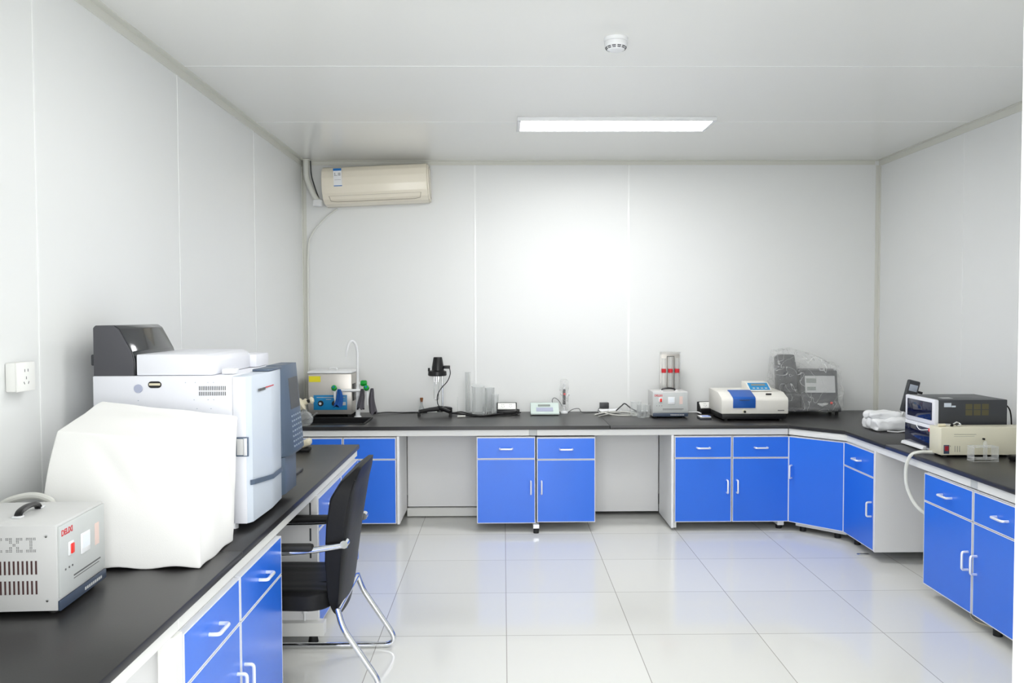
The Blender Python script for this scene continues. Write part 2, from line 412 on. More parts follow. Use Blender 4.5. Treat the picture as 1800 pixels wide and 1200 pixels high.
t = thing('pipe_bundle', 'white wrapped pipe curving from the air conditioner up to the ceiling corner', 'pipe', (-1.38, 6.49, 2.40))
b = B(); tube(b, smooth_path([(-0.035, 0.0, -0.002), (-0.075, 0, 0.03), (-0.12, 0, 0.12), (-0.145, 0, 0.20), (-0.15, 0.0, 0.325)], 8), 0.022, 14); obj('wrapped_pipe', b, 'conduit', t)
b = B(); tube(b, smooth_path([(-0.03, 0.03, 0.0), (-0.06, 0.03, 0.04), (-0.095, 0.03, 0.14), (-0.115, 0.03, 0.22), (-0.12, 0.03, 0.325)], 8), 0.005, 8); obj('thin_line', b, 'mid_grey', t)
b = B(); rbox(b, -0.095, -0.02, -0.03, 0.03, -0.035, 0.02, 0.014, 5, lambda p, u: p+0.008*nvec(p*60)); obj('joint_wrap', b, 'white_pl', t)
b = B(); lathe(b, [(0.024, 0), (0.034, 0.0), (0.034, 0.008), (0.024, 0.008)], (-0.15, 0, 0.322)); obj('ceiling_collar', b, 'trim', t)
b = B(); tube(b, smooth_path([(-1.30, 6.555, 2.355), (-1.40, 6.556, 2.28), (-1.50, 6.556, 2.16), (-1.535, 6.556, 2.02), (-1.54, 6.556, 1.5), (-1.54, 6.556, 0.78)], 8), 0.007, 8)
tag(obj('drain_hose', b, 'conduit'), 'thin white drain hose running from the air conditioner down the room corner', 'hose')

# ------------------------------------------------------------ bench furniture
def handle(parent, cx, cz, vertical=False, L=0.088, y=-0.018):
    h = L/2; d = 0.030; b = B()
    if vertical: pts = [(cx, y+0.001, cz-h), (cx, y-d, cz-h), (cx, y-d, cz+h), (cx, y+0.001, cz+h)]
    else: pts = [(cx-h, y+0.001, cz), (cx-h, y-d, cz), (cx+h, y-d, cz), (cx+h, y+0.001, cz)]
    tube(b, fillet(pts, 0.012, 4), 0.0062, 10, 1.0)
    return obj('handle', b, 'alu', parent)

def front_panel(name, parent, x0, x1, z0, z1):
    b = B(); box(b, x0, x1, -0.0175, -0.001, z0, z1); eb = obj(name, b, 'blue', parent, smooth=False)
    # pale edge banding around the blue face
    b = B(); e = 0.0045
    box(b, x0-e, x1+e, -0.0180, 0.0, z1, z1+e); box(b, x0-e, x1+e, -0.0180, 0.0, z0-e, z0)
    box(b, x0-e, x0, -0.0180, 0.0, z0, z1); box(b, x1, x1+e, -0.0180, 0.0, z0, z1)
    obj('edge_band', b, 'edge', eb, smooth=False)
    return eb

def cabinet(loc, rz, w_, label, door='R', z0=0.062, z1=0.668, depth=0.50, drawer=True, grp='blue bench cabinets', handles=True, feet=(), split=0.515, foot_depth=0.05):
    t = thing('base_cabinet', label, 'cabinet', loc, rz, grp)
    b = B(); box(b, 0.001, w_-0.001, 0.0005, depth, z0, z1); obj('body', b, 'white_lam', t, smooth=False)
    mzz = 0.0075
    if drawer:
        d = front_panel('drawer', t, mzz, w_-mzz, split+0.006, z1-mzz)
        if handles: handle(d, w_/2, (split+z1)/2-0.004)
        ztop = split-0.006
    else: ztop = z1-mzz
    if drawer == 'two':
        pass
    p = front_panel('door', t, mzz, w_-mzz, z0+mzz, ztop)
    if door == 'R': handle(p, w_-0.034, 0.315, True)
    elif door == 'L': handle(p, 0.034, 0.315, True)
    elif door == 'Lhi': handle(p, 0.026, 0.42, True)
    for fx in feet:
        b = B(); cyl(b, (fx, foot_depth, 0.0), (fx, foot_depth, 0.03), 0.021, 0.021, 16); cyl(b, (fx, foot_depth, 0.03), (fx, foot_depth, 0.045), 0.015)
        obj('levelling_foot', b, 'rubber', t)
    return t

YF = 5.743
# back run
c = cabinet((-1.115, YF, 0), 0, 0.370, 'blue sink cabinet with handleless upper panel, just right of the left bench end', door='', handles=False)
c2_ = cabinet((-1.50, YF, 0), 0, 0.384, 'blue cabinet in the back left corner behind the end of the left bench', door='', handles=False)
cabinet((-0.187, YF, 0), 0, 0.412, 'blue drawer and door cabinet, left one of the middle pair under the back bench', 'R', z0=0.060)
cabinet((0.232, YF, 0), 0, 0.412, 'blue drawer and door cabinet, right one of the middle pair under the back bench', 'L', z0=0.066, z1=0.664, split=0.509)
cabinet((1.195, YF, 0), 0, 0.403, 'blue back bench cabinet under the grey voltage regulator, beside the right knee space', 'R')
cabinet((1.600, YF, 0), 0, 0.400, 'blue back bench cabinet under the white photometer, next to the diagonal corner cabinet', 'L', feet=(0.355,), foot_depth=-0.0+0.06)
# diagonal corner
dx, dy = 2.283-2.006, 5.452-5.736; LW = math.hypot(dx, dy)
t = cabinet((2.006, 5.738, 0), math.atan2(dy, dx), LW, 'blue diagonal corner cabinet with one tall door joining the two benches', 'Lhi', drawer=False, depth=0.30, feet=(0.08, LW-0.07), foot_depth=0.05)
b = B(); box(b, 0.035, LW-0.002, 0.03, 0.06, 0.034, 0.061); obj('plinth_rail', b, 'frame', t)
# right run, fronts facing -x
RX = 2.285
t = cabinet((RX, 5.446, 0), -PI/2, 0.450, 'narrow-looking blue cabinet on the right bench beside the corner cabinet', 'R', z1=0.672, feet=(0.07,), depth=0.55)
b = B(); box(b, 0.4505, 0.468, -0.018, 0.57, z0:=0.062, 0.682); obj('side_panel', b, 'white_lam', t, smooth=False)
cabinet((RX, 4.398, 0), -PI/2, 0.462, 'blue right bench cabinet below the beige box, first after the knee space', 'R', depth=0.55)
cabinet((RX, 3.930, 0), -PI/2, 0.462, 'nearest blue right bench cabinet, cut by the door frame edge', 'L', depth=0.55, feet=(0.10,), foot_depth=0.05)
# left run, fronts facing +x
LX = -0.885
cabinet((LX, 2.215, 0), PI/2, 0.478, 'nearest blue left bench cabinet with the large handle in the foreground', 'R', depth=0.55)
cabinet((LX, 2.700, 0), PI/2, 0.505, 'blue left bench cabinet right in front of the chair', 'L', depth=0.55)
t = cabinet((LX, 3.85, 0), PI/2, 0.545, 'blue left bench cabinet just behind the black chair', 'R', depth=0.55)
b = B(); box(b, -0.019, -0.001, -0.016, 0.57, 0.062, 0.682); obj('side_panel', b, 'white_lam', t, smooth=False)
b = B()
for z in (0.62, 0.50, 0.42, 0.33): box(b, -0.0205, -0.019, 0.012, 0.020, z-0.03, z+0.03)
obj('hinge_marks', b, 'charcoal', t)
cabinet((LX, 4.400, 0), PI/2, 0.510, 'blue cabinet at the far end of the left bench', 'L', depth=0.55)

# worktops
def worktop(name, poly, label, z0=HC-0.026, z1=HC, m='black_top', hole=None):
    b = B(); prism(b, poly, 'z', z0, z1, 0.004)
    return tag(obj(name, b, m), label, 'worktop', 'black worktops')
# back left worktop with a real opening for the sink
SX0, SX1, SY0, SY1 = -1.46, -0.99, 5.86, 6.20
b = B()
xs = [XL+0.008, SX0, SX1, 0.742]; ys = [5.722, SY0, SY1, YB-0.008]
grid = {}
for z in (HC-0.026, HC):
    for i, x in enumerate(xs):
        for j, y in enumerate(ys): grid[i, j, z] = b.verts.new((x, y, z))
for i in range(3):
    for j in range(3):
        if i == 1 and j == 1: continue
        for z in (HC-0.026, HC): b.faces.new([grid[i, j, z], grid[i+1, j, z], grid[i+1, j+1, z], grid[i, j+1, z]])
def side(a, c): b.faces.new([grid[a[0], a[1], HC-0.026], grid[c[0], c[1], HC-0.026], grid[c[0], c[1], HC], grid[a[0], a[1], HC]])
for k in range(3): side((k, 0), (k+1, 0)); side((k, 3), (k+1, 3)); side((0, k), (0, k+1)); side((3, k), (3, k+1))
side((1, 1), (2, 1)); side((1, 2), (2, 2)); side((1, 1), (1, 2)); side((2, 1), (2, 2))
tag(obj('worktop', b, 'black_top', smooth=False), 'black back bench worktop with the sink, running to the middle joint', 'worktop', 'black worktops')
worktop('worktop', [(0.745, 5.722), (1.995, 5.722), (2.262, 5.43), (2.262, 4.85), (XR-0.008, 4.85), (XR-0.008, YB-0.008), (0.745, YB-0.008)], 'black corner worktop carrying the photometer and turning the room corner')
worktop('worktop', [(2.262, 2.60), (2.262, 4.847), (XR-0.008, 4.847), (XR-0.008, 2.60)], 'black right bench worktop under the pump and the beige box')
worktop('worktop', [(-0.864, 2.722), (-0.864, 4.95), (XL+0.008, 4.95), (XL+0.008, 2.722)], 'black left bench worktop under the large white chromatograph')
worktop('worktop', [(-0.864, 1.45), (-0.864, 2.719), (XL+0.008, 2.719), (XL+0.008, 1.45)], 'black left bench worktop nearest the camera under the covered machine')

# sink
t = thing('sink', 'black rectangular sink set into the back left worktop', 'sink', ((SX0+SX1)/2, (SY0+SY1)/2, HC))
W, D = (SX1-SX0)/2-0.002, (SY1-SY0)/2-0.002; b = B()
box(b, -W, W, -D, D, -0.070, -0.064); box(b, -W, -W+0.008, -D, D, -0.064, -0.002); box(b, W-0.008, W, -D, D, -0.064, -0.002)
box(b, -W, W, -D, -D+0.008, -0.064, -0.002); box(b, -W, W, D-0.008, D, -0.064, -0.002); obj('basin', b, 'black', t, smooth=False)
b = B()
for a in ((-W-0.012, W+0.012, -D-0.012, -D+0.004), (-W-0.012, W+0.012, D-0.004, D+0.012), (-W-0.012, -W+0.004, -D, D), (W-0.004, W+0.012, -D, D)):
    box(b, *a, 0.0005, 0.006, 0.002)
obj('rim', b, 'rubber', t)
b = B(); lathe(b, [(0, -0.0635), (0.022, -0.0635), (0.022, -0.061), (0, -0.061)]); obj('drain', b, 'steel', t)

# steel bench frames
def frame_thing(label, loc=(0, 0, 0)):
    return thing('bench_frame', label, 'bench frame', loc, group='white steel bench frames')
ZA0, ZA1 = 0.676, HC-0.027
def part_box(name, t, m, *a, bev=0.0015, label=None):
    b = B(); box(b, *a, bev, 1); o = obj(name, b, m, t, label=label)
    L = t.location
    o.location = (-L.x, -L.y, -L.z); return o
t = frame_thing('white steel frame of the back bench with a middle post and levelling foot', (0.205, 5.80, 0))
part_box('apron_beam', t, 'frame', -1.50, 0.180, 5.735, 5.775, ZA0, ZA1)
part_box('apron_beam', t, 'frame', 0.235, 1.995, 5.735, 5.775, ZA0, ZA1)
part_box('beam_joint', t, 'grey_case', 0.181, 0.234, 5.737, 5.775, ZA0, ZA1, label='grey joint plate')
part_box('post', t, 'alu', 0.207, 0.248, 5.62+0.07, 5.72, 0.034, 0.058)
o = part_box('cross_rail', t, 'frame', 0.207, 0.248, 5.721, 6.2, 0.020, 0.055)
b = B(); cyl(b, (0.0225, -0.095, 0), (0.0225, -0.095, 0.033), 0.020, 0.020, 18); obj('levelling_foot', b, 'rubber', t)
part_box('leg_panel', t, 'white_lam', 1.175, 1.1925, 5.730, 6.18, 0.022, 0.675)
part_box('leg_panel', t, 'white_lam', -0.742, -0.725, 5.730, 6.18, 0.058, 0.675)
part_box('foot_block', t, 'frame', 1.1955, 1.215, 5.748, 5.79, 0.02, 0.060)
part_box('foot_block', t, 'frame', 1.93, 1.975, 5.752, 5.95, 0.032, 0.060)
t = frame_thing('white steel apron of the diagonal corner and the right bench', (2.30, 5.4, 0))
b = B(); prism(b, [(1.998, 5.735), (2.016, 5.752), (2.298, 5.44), (2.280, 5.42)], 'z', ZA0, ZA1, 0.001); o = obj('apron_beam', b, 'frame', t); o.location = (-2.30, -5.4, 0)
part_box('apron_beam', t, 'frame', 2.276, 2.31, 3.975, 5.418, ZA0, ZA1)
part_box('beam_joint', t, 'grey_case', 2.277, 2.31, 3.915, 3.974, ZA0, ZA1)
part_box('apron_beam', t, 'frame', 2.276, 2.31, 2.62, 3.914, ZA0, ZA1)
part_box('foot_rail', t, 'frame', 2.32, 2.36, 3.80, 3.93, 0.034, 0.060)
t = frame_thing('white steel frame of the left bench with its low foot rail by the chair', (-0.92, 4, 0))
part_box('apron_beam', t, 'frame', -0.912, -0.878, 2.212, 4.945, ZA0, ZA1)
part_box('apron_beam', t, 'frame', -0.912, -0.878, 1.46, 2.211, ZA0, ZA1)
part_box('post', t, 'frame', -0.915, -0.868, 2.160, 2.211, 0.034, ZA0-0.001)
part_box('foot_rail', t, 'frame', -1.45, -0.835, 3.79, 3.85, 0.035, 0.098)
b = B(); cyl(b, (0.03, -0.18, 0), (0.03, -0.18, 0.034), 0.024, 0.018, 16); obj('levelling_foot', b, 'rubber', t)
b = B(); cyl(b, (-0.01, -0.18, 0.099), (-0.01, -0.18, 0.135), 0.005); cyl(b, (-0.01, -0.18, 0.135), (-0.01, -0.18, 0.175), 0.014, 0.018); obj('levelling_screw', b, 'alu', t)
for x in (-1.52,):
    part_box('post', t, 'frame', x, x+0.04, 3.80, 3.845, 0.002, ZA0)
# knee space panels
def knee(label, x0, x1, y0, y1, z0, z1, rail=None):
    t = thing('knee_space_panel', label, 'panel', ((x0+x1)/2, (y0+y1)/2, 0), group='white panels closing the knee spaces')
    part_box('panel', t, 'white_lam', x0, x1, y0, y1, z0, z1)
    if rail: part_box('rail', t, 'frame', *rail)
    return t
knee('white panel closing the left knee space of the back bench', -0.723, -0.190, 6.20, 6.215, 0.072, 0.70, (-0.723, -0.190, 6.16, 6.199, 0.008, 0.068))
knee('white panel closing the right knee space of the back bench', 0.648, 1.173, 6.20, 6.215, 0.028, 0.70)
knee('white panel closing the right bench knee space', 2.83, 2.845, 4.40, 4.976, 0.03, 0.70)
knee('white panel under the nearest left worktop', -1.30, -1.285, 1.46, 2.21, 0.03, 0.70)
knee('white panel closing the knee space where the chair stands', -1.46, -1.445, 3.21, 3.79, 0.10, 0.70)

# ------------------------------------------------------------ voltage regulators
DOTS = {'D': ["1110", "1001", "1001", "1001", "1110"], 'E': ["111", "100", "110", "100", "111"], 'L': ["100", "100", "100", "100", "111"],
        'I': ["111", "010", "010", "010", "111"], 'X': ["11011", "01010", "00100", "01010", "11011"]}
def regulator(loc, rz, w_, d, h, label, detail=True):
    t = thing('voltage_regulator', label, 'voltage regulator', loc, rz, 'grey voltage regulators')
    b = B(); box(b, 0, w_, 0.004, d, 0.012, h, 0.003); obj('case', b, 'grey_side', t)
    b = B(); box(b, 0.004, w_-0.004, -0.002, 0.004, 0.045, h-0.006, 0.001); fp = obj('front_panel', b, 'grey_case', t)
    b = B(); box(b, 0.0, w_, -0.003, 0.004, 0.012, 0.038, 0.001); st = obj('base_strip', b, 'navy', t)
    s = w_/0.27
    b = B()
    for k in range(9): box(b, w_*0.50+k*0.012*s, w_*0.50+k*0.012*s+0.008*s, -0.0036, -0.0031, 0.020, 0.028)
    obj('strip_print', b, 'pale_print', st)
    text('logo', 'DELIXI', 0.021*s, 'redprint', fp, (0.012*s, -0.0022, h-0.034), (PI/2, 0, 0), bold=0.0006)
    b = B(); box(b, 0.045*s, 0.073*s, -0.006, -0.002, h*0.60, h*0.60+0.036*s, 0.002); sw = obj('switch', b, 'white_pl', fp)
    b = B(); box(b, 0.052*s, 0.069*s, -0.010, -0.006, h*0.60+0.004, h*0.60+0.030*s, 0.002); obj('rocker', b, 'red', sw)
    b = B(); box(b, 0.115*s, 0.168*s, -0.006, -0.002, h*0.53, h*0.53+0.055*s, 0.002); mt = obj('volt_meter', b, 'white_pl', fp)
    b = B(); box(b, 0.121*s, 0.162*s, -0.0068, -0.006, h*0.53+0.014*s, h*0.53+0.049*s); obj('meter_face', b, 'dial', mt)
    b = B(); box(b, 0.203*s, 0.228*s, -0.003, -0.002, h*0.53, h*0.53+0.06*s); obj('sticker', b, 'pink', fp)
    b = B()
    for x in (0.03, 0.05, 0.068): cyl(b, (x*s, -0.001, h*0.47), (x*s, -0.0035, h*0.47), 0.0028*s, seg=10)
    obj('indicator_lights', b, 'print', fp)
    b = B(); box(b, 0.075*s, 0.235*s, -0.0026, -0.002, h*0.335, h*0.335+0.004); box(b, 0.075*s, 0.225*s, -0.0026, -0.002, h*0.305, h*0.305+0.002); obj('print_lines', b, 'print', fp)
    if detail:
        b = B()
        n = 22
        for row in (0.055, 0.105):
            for k in range(n): box(b, -0.0008, 0.0004, 0.055+k*0.0112, 0.0595+k*0.0112, row*h/0.228, (row+0.034)*h/0.228)
        obj('vent_slots', b, 'slot', t)
        b = B(); ycur = 0.058; cell = 0.0068
        for ch in reversed('DELIXI'):
            bits = DOTS[ch]; cols = len(bits[0])
            for r_, rowb in enumerate(bits):
                for c_, bit in enumerate(rowb):
                    if bit == '1':
                        for q in range(4):
                            yy = ycur+(cols-1-c_)*cell*1.3+(q % 2)*cell*0.6; zz = h*0.86-r_*cell*1.15-(q//2)*cell*0.55
                            cyl(b, (0.001, yy, zz), (-0.0006, yy, zz), 0.0013, seg=6)
            ycur += cols*cell*1.3+0.007
        obj('perforated_logo', b, 'print', t)
        b = B()
        for y, z in ((0.030, h*0.88), (0.030, h*0.17)): lathe(b, [(0, 0.004), (0.0035, 0.003), (0.0045, 0.0)], mx=Matrix.Translation((0, y, z)) @ Matrix.Rotation(-PI/2, 4, 'Y'), seg=12)
        obj('screws', b, 'chrome', t)
    # carrying handle runs across the case
    hy0, hy1 = d*0.35, d*0.82
    xm = w_*0.5
    if detail: pts = [(xm-0.05, hy0-0.03, h), (xm-0.05, hy0+0.02, h+0.012), (xm-0.05, hy0+0.03, h+0.02), (xm-0.05, hy1-0.03, h+0.02), (xm-0.05, hy1, h)]
    pa = [(w_*0.30, d*0.4, h-0.001), (w_*0.34, d*0.4, h+0.014), (w_*0.5, d*0.4, h+0.02), (w_*0.66, d*0.4, h+0.014), (w_*0.70, d*0.4, h-0.001)]
    b = B(); tube(b, smooth_path(pa, 6), 0.007, 8, 1.6); hd = obj('carry_handle', b, 'black', t)
    b = B()
    for x in (0.27, 0.68): box(b, w_*x, w_*x+0.02, d*0.4-0.012, d*0.4+0.012, h+0.0005, h+0.006, 0.001)
    obj('handle_bracket', b, 'alu', hd)
    for x, y in ((0.03, 0.03), (w_-0.03, 0.03), (0.03, d-0.03), (w_-0.03, d-0.03)):
        b = B(); cyl(b, (x, y, 0), (x, y, 0.0125), 0.011, seg=14); obj('rubber_foot', b, 'rubber', t)
    return t
big = regulator((-1.158, 2.142, HC), PI/2+math.radians(3), 0.278, 0.36, 0.238, 'large grey voltage regulator with red switch in the left foreground')
regulator((1.116, 6.125, HC), 0, 0.263, 0.20, 0.196, 'small grey voltage regulator with black handle on the back bench', detail=False)
b = B(); tube(b, smooth_path([(-1.54, 2.45, 0.90), (-1.49, 2.45, 0.965), (-1.42, 2.455, 0.99), (-1.365, 2.455, 0.985), (-1.340, 2.458, 0.95), (-1.345, 2.46, 0.80), (-1.37, 2.46, 0.757)], 8), 0.0105, 10)
tag(obj('power_cable', b, 'cable_grey'), 'thick pale cable looping up behind the large voltage regulator', 'cable')

# ------------------------------------------------------------ covered machine
def lerp(a, b_, t_): return a+(b_-a)*t_
def cover_def(p, u):
    # trilinear cage : measured corners of the draped machine
    a = (u.x+1)/2; d = (u.y+1)/2; h = (u.z+1)/2
    bot = lerp(lerp(Vector((-1.405, 2.515, HC+0.004)), Vector((-0.935, 2.53, HC+0.004)), a), lerp(Vector((-1.43, 2.86, HC+0.004)), Vector((-0.935, 2.84, HC+0.006)), a), d)
    top = lerp(lerp(Vector((-1.395, 2.60, 1.165)), Vector((-0.938, 2.535, 1.135)), a), lerp(Vector((-1.385, 2.87, 1.23)), Vector((-0.915, 2.85, 1.178)), a), d)
    q = lerp(bot, top, h)
    # left side bulges, folds and dents in the cloth
    q.x -= 0.022*math.sin(h*PI*0.9)*(1-a)
    q.y -= 0.010*math.sin(h*PI)*(1-d)
    fold = math.exp(-((a*0.95+h*0.75-0.98)/0.07)**2)
    if d < 0.3: q.y += 0.014*fold*math.sin(min(1, a*1.6)*PI)*math.sin(h*PI) + 0.004*noise.noise(Vector((a*3.2, h*2.8, 3)))
    if a > 0.75: q.x += 0.004*noise.noise(Vector((d*4, h*3, 9)))*math.sin(h*PI) + (0.008*math.exp(-((d-1.0+h*0.5)/0.1)**2))*math.sin(h*PI)
    q.z += 0.006*noise.noise(Vector((a*4, d*3, 1)))*h
    if h < 0.03: q.z += 0.004*math.sin(a*17)+0.003*math.sin(d*11)
    q.z = max(q.z, HC+0.001)
    return q
t = thing('covered_machine', 'bench machine wrapped in a white cloth dust cover, in front of the chromatograph', 'machine', (-1.17, 2.68, HC))
b = B(); rbox(b, -1, 1, -1, 1, -1, 1, 0.03, 40, cover_def)
for v in b.verts: v.co -= Vector((-1.17, 2.68, HC))
obj('dust_cover', b, 'cloth', t)
b = B(); box(b, -0.16, 0.19, -0.09, 0.12, 0.014, 0.30, 0.01); ob = obj('machine_body', b, 'gc_white', t)
for x in (-0.18, 0.19):
    b = B(); cyl(b, (x, 0.10, 0), (x, 0.10, 0.015), 0.012); obj('foot', b, 'white_pl', t)

# ------------------------------------------------------------ gas chromatograph
G = (-1.20, 3.25, HC)
t = thing('gas_chromatograph', 'large white gas chromatograph with slate control panel and dark hood on the left bench', 'laboratory instrument', G)
def gb(name, m, *a, bev=0.004, parent=None, label=None):
    b = B(); box(b, a[0]-G[0], a[1]-G[0], a[2]-G[1], a[3]-G[1], a[4]-G[2], a[5]-G[2], bev); return obj(name, b, m, parent or t, label=label)
def gp(name, m, poly, ax, a, c, bev=0.003, parent=None):
    off = {'x': (1, 2, 0), 'y': (0, 2, 1), 'z': (0, 1, 2)}[ax]
    b = B(); prism(b, [(p[0]-G[off[0]], p[1]-G[off[1]]) for p in poly], ax, a-G[off[2]], c-G[off[2]], bev); return obj(name, b, m, parent or t)
side_ = gb('cabinet_body', 'gc_white', -1.472, -0.972, 2.972, 3.60, 0.772, 1.308)
gp('front_door', 'gc_door', [(-0.970, 2.972), (-0.928, 2.972), (-0.912, 3.00), (-0.903, 3.22), (-0.912, 3.385), (-0.970, 3.385)], 'z', 0.772, 1.306, 0.002)
# light strip at the near corner of the door and its dark diagonal groove
gb('door_edge', 'gc_white', -0.9705, -0.925, 2.966, 2.9715, 0.774, 1.304, bev=0.0015)
b = B(); pts = [(-0.917, 2.985, 0.919), (-0.9095, 3.003, 0.918), (-0.9005, 3.22, 0.896), (-0.9095, 3.384, 0.894)]
for i in range(len(pts)-1):
    p, q = Vector(pts[i])-Vector(G), Vector(pts[i+1])-Vector(G)
    vs = [b.verts.new(v) for v in (p+Vector((0, 0, -0.009)), q+Vector((0, 0, -0.009)), q+Vector((0, 0, 0.009)), p+Vector((0, 0, 0.009)), p+Vector((0.003, 0, -0.009)), q+Vector((0.003, 0, -0.009)), q+Vector((0.003, 0, 0.009)), p+Vector((0.003, 0, 0.009)))]
    for f in ((0, 1, 2, 3), (4, 5, 6, 7), (0, 1, 5, 4), (2, 3, 7, 6), (0, 3, 7, 4), (1, 2, 6, 5)): b.faces.new([vs[k] for k in f])
obj('door_groove', b, 'slate', t)
h_ = gb('door_latch', 'slate', -0.960, -0.914, 2.958, 2.9655, 1.018, 1.088, bev=0.002)
gb('latch_recess', 'grey_side', -0.955, -0.932, 2.9555, 2.958, 1.024, 1.082, bev=0.0005, parent=h_); gb('latch_bar', 'alu', -0.931, -0.919, 2.954, 2.958, 1.022, 1.084, bev=0.001, parent=h_)
# slate control panel leaning outwards towards its foot
b = B()
lo = [(-0.970, 3.388), (-0.908, 3.388), (-0.874, 3.44), (-0.874, 3.615), (-0.970, 3.615)]; hi = [(-0.970, 3.388), (-0.915, 3.388), (-0.903, 3.44), (-0.905, 3.615), (-0.970, 3.615)]
A = [b.verts.new(Vector((x, y, 0.955))-Vector(G)) for x, y in lo]; C_ = [b.verts.new(Vector((x, y, 1.318))-Vector(G)) for x, y in hi]; D_ = [b.verts.new(Vector((x-0.012 if x > -0.95 else x, y, 0.938))-Vector(G)) for x, y in lo]
b.faces.new(D_[::-1]); b.faces.new(C_)
for k in range(5):
    k2 = (k+1) % 5; b.faces.new((A[k], A[k2], C_[k2], C_[k])); b.faces.new((D_[k], D_[k2], A[k2], A[k]))
cp = obj('control_panel', b, 'slate', t)
def on_panel(y, z, o=0.001):
    f = (z-0.955)/(1.318-0.955); return Vector((lerp(-0.874, -0.904, f)+o, y, z))-Vector(G)
def pad(y0, y1, z0, z1, o, m, name):
    b = B(); vs = [b.verts.new(on_panel(y, z, k)) for k in (0, o) for y, z in ((y0, z0), (y1, z0), (y1, z1), (y0, z1))]
    for f in ((0, 1, 2, 3), (4, 5, 6, 7), (0, 1, 5, 4), (1, 2, 6, 5), (2, 3, 7, 6), (3, 0, 4, 7)): b.faces.new([vs[k] for k in f])
    return obj(name, b, m, cp)
pad(3.455, 3.60, 1.13, 1.26, 0.0015, 'charcoal', 'screen')
b = B()
for i in range(5):
    for j in range(7):
        p = on_panel(3.46+i*0.033, 0.975+j*0.021, 0.001); box(b, p.x-0.002, p.x+0.0015, p.y-0.007, p.y+0.007, p.z-0.0032, p.z+0.0032)
obj('keypad', b, 'key_grey', cp)
gp('panel_base', 'slate', [(-0.970, 3.388), (-0.915, 3.388), (-0.905, 3.42), (-0.905, 3.60), (-0.970, 3.60)], 'z', 0.780, 0.936, 0.004)
gb('panel_cap', 'slate', -0.970, -0.905, 3.20, 3.386, 1.3075, 1.316, bev=0.002)
# near side: vents, plug, oval opening
b = B()
for r_, (z0_, z1_) in enumerate(((1.256, 1.271), (1.237, 1.251))):
    for k in range(15): box(b, (-1.092+k*0.0066)-G[0], (-1.0890+k*0.0066)-G[0], 2.9705-G[1], 2.9715-G[1], z0_-G[2], z1_-G[2])
obj('vent_slots', b, 'print', side_)
b = B(); cyl(b, (-1.309-G[0], 2.9715-G[1], 1.263-G[2]), (-1.309-G[0], 2.968-G[1], 1.263-G[2]), 0.0155, 0.015, 24); obj('round_plug', b, 'lilac', side_)
b = B(); xs_ = [(-1.262+0.012*math.cos(a)-(0.0), 1.277+0.012*math.sin(a)) for a in [PI/2+k*PI/8 for k in range(9)]]+[(-1.238+0.012*math.cos(a), 1.277+0.012*math.sin(a)) for a in [-PI/2+k*PI/8 for k in range(9)]]
prism(b, [(x-G[0], z-G[2]) for x, z in xs_], 'y', 2.9705-G[1], 2.9718-G[1]); sl = obj('oval_opening', b, 'rubber', side_)
b = B(); box(b, -1.270-G[0], -1.230-G[0], 2.9692-G[1], 2.9705-G[1], 1.274-G[2], 1.282-G[2], 0.001); obj('inner_bar', b, 'ivory', sl)
b = B()
for x, z in ((-1.14, 1.284), (-1.105, 1.284), (-1.06, 1.284), (-1.04, 1.284), (-1.11, 1.222), (-1.06, 1.222), (-1.04, 1.222), (-1.10, 1.19), (-1.05, 1.19), (-1.31, 1.22)):
    cyl(b, (x-G[0], 2.972-G[1], z-G[2]), (x-G[0], 2.9705-G[1], z-G[2]), 0.0018, seg=8)
obj('screws', b, 'slate_l', side_)
b = B()
for k in range(4): box(b, -0.9065-G[0], -0.9030-G[0]+0.0005, 3.06+k*0.022-G[1], 3.076+k*0.022-G[1], 1.243-G[2], 1.252-G[2])
b2 = obj('front_print', b, 'print', t)
b = B(); box(b, -0.9055-G[0], -0.9015-G[0], 3.15-G[1], 3.25-G[1], 1.249-G[2], 1.2525-G[2]); obj('front_print_line', b, 'redprint', t)
# raised lid, its far cover, and the small white block
gp('oven_lid', 'gc_white', [(-1.318, 1.3095), (-1.318, 1.385), (-1.075, 1.385), (-1.052, 1.376), (-1.045, 1.360), (-1.045, 1.3095)], 'y', 2.98, 3.42, 0.004)
gb('lid_block', 'white_pl', -1.030, -0.985, 3.03, 3.09, 1.3095, 1.329)
gb('rear_housing', 'gc_white', -1.30, -1.02, 3.425, 3.60, 1.3095, 1.362)
# dark hood
hood_prof = [(-1.474, 1.3095), (-1.474, 1.482), (-1.466, 1.490), (-1.396, 1.490), (-1.378, 1.478), (-1.334, 1.395), (-1.325, 1.36), (-1.325, 1.3095)]
hd = gp('autosampler_hood', 'hood', hood_prof, 'y', 2.986, 3.36, 0.003)
gp('hood_side', 'hood_side', [(x*1+(0.003 if x < -1.4 else -0.003), z-0.002) for x, z in hood_prof], 'y', 2.980, 2.985, 0.001, parent=hd)
gb('hood_clip', 'charcoal', -1.486, -1.4745, 2.99, 3.02, 1.345, 1.385, parent=hd)
for x in (-1.42, -0.99):
    for y in (3.02, 3.52):
        b = B(); cyl(b, (x-G[0], y-G[1], 0), (x-G[0], y-G[1], 0.027), 0.017); obj('foot', b, 'alu', t)

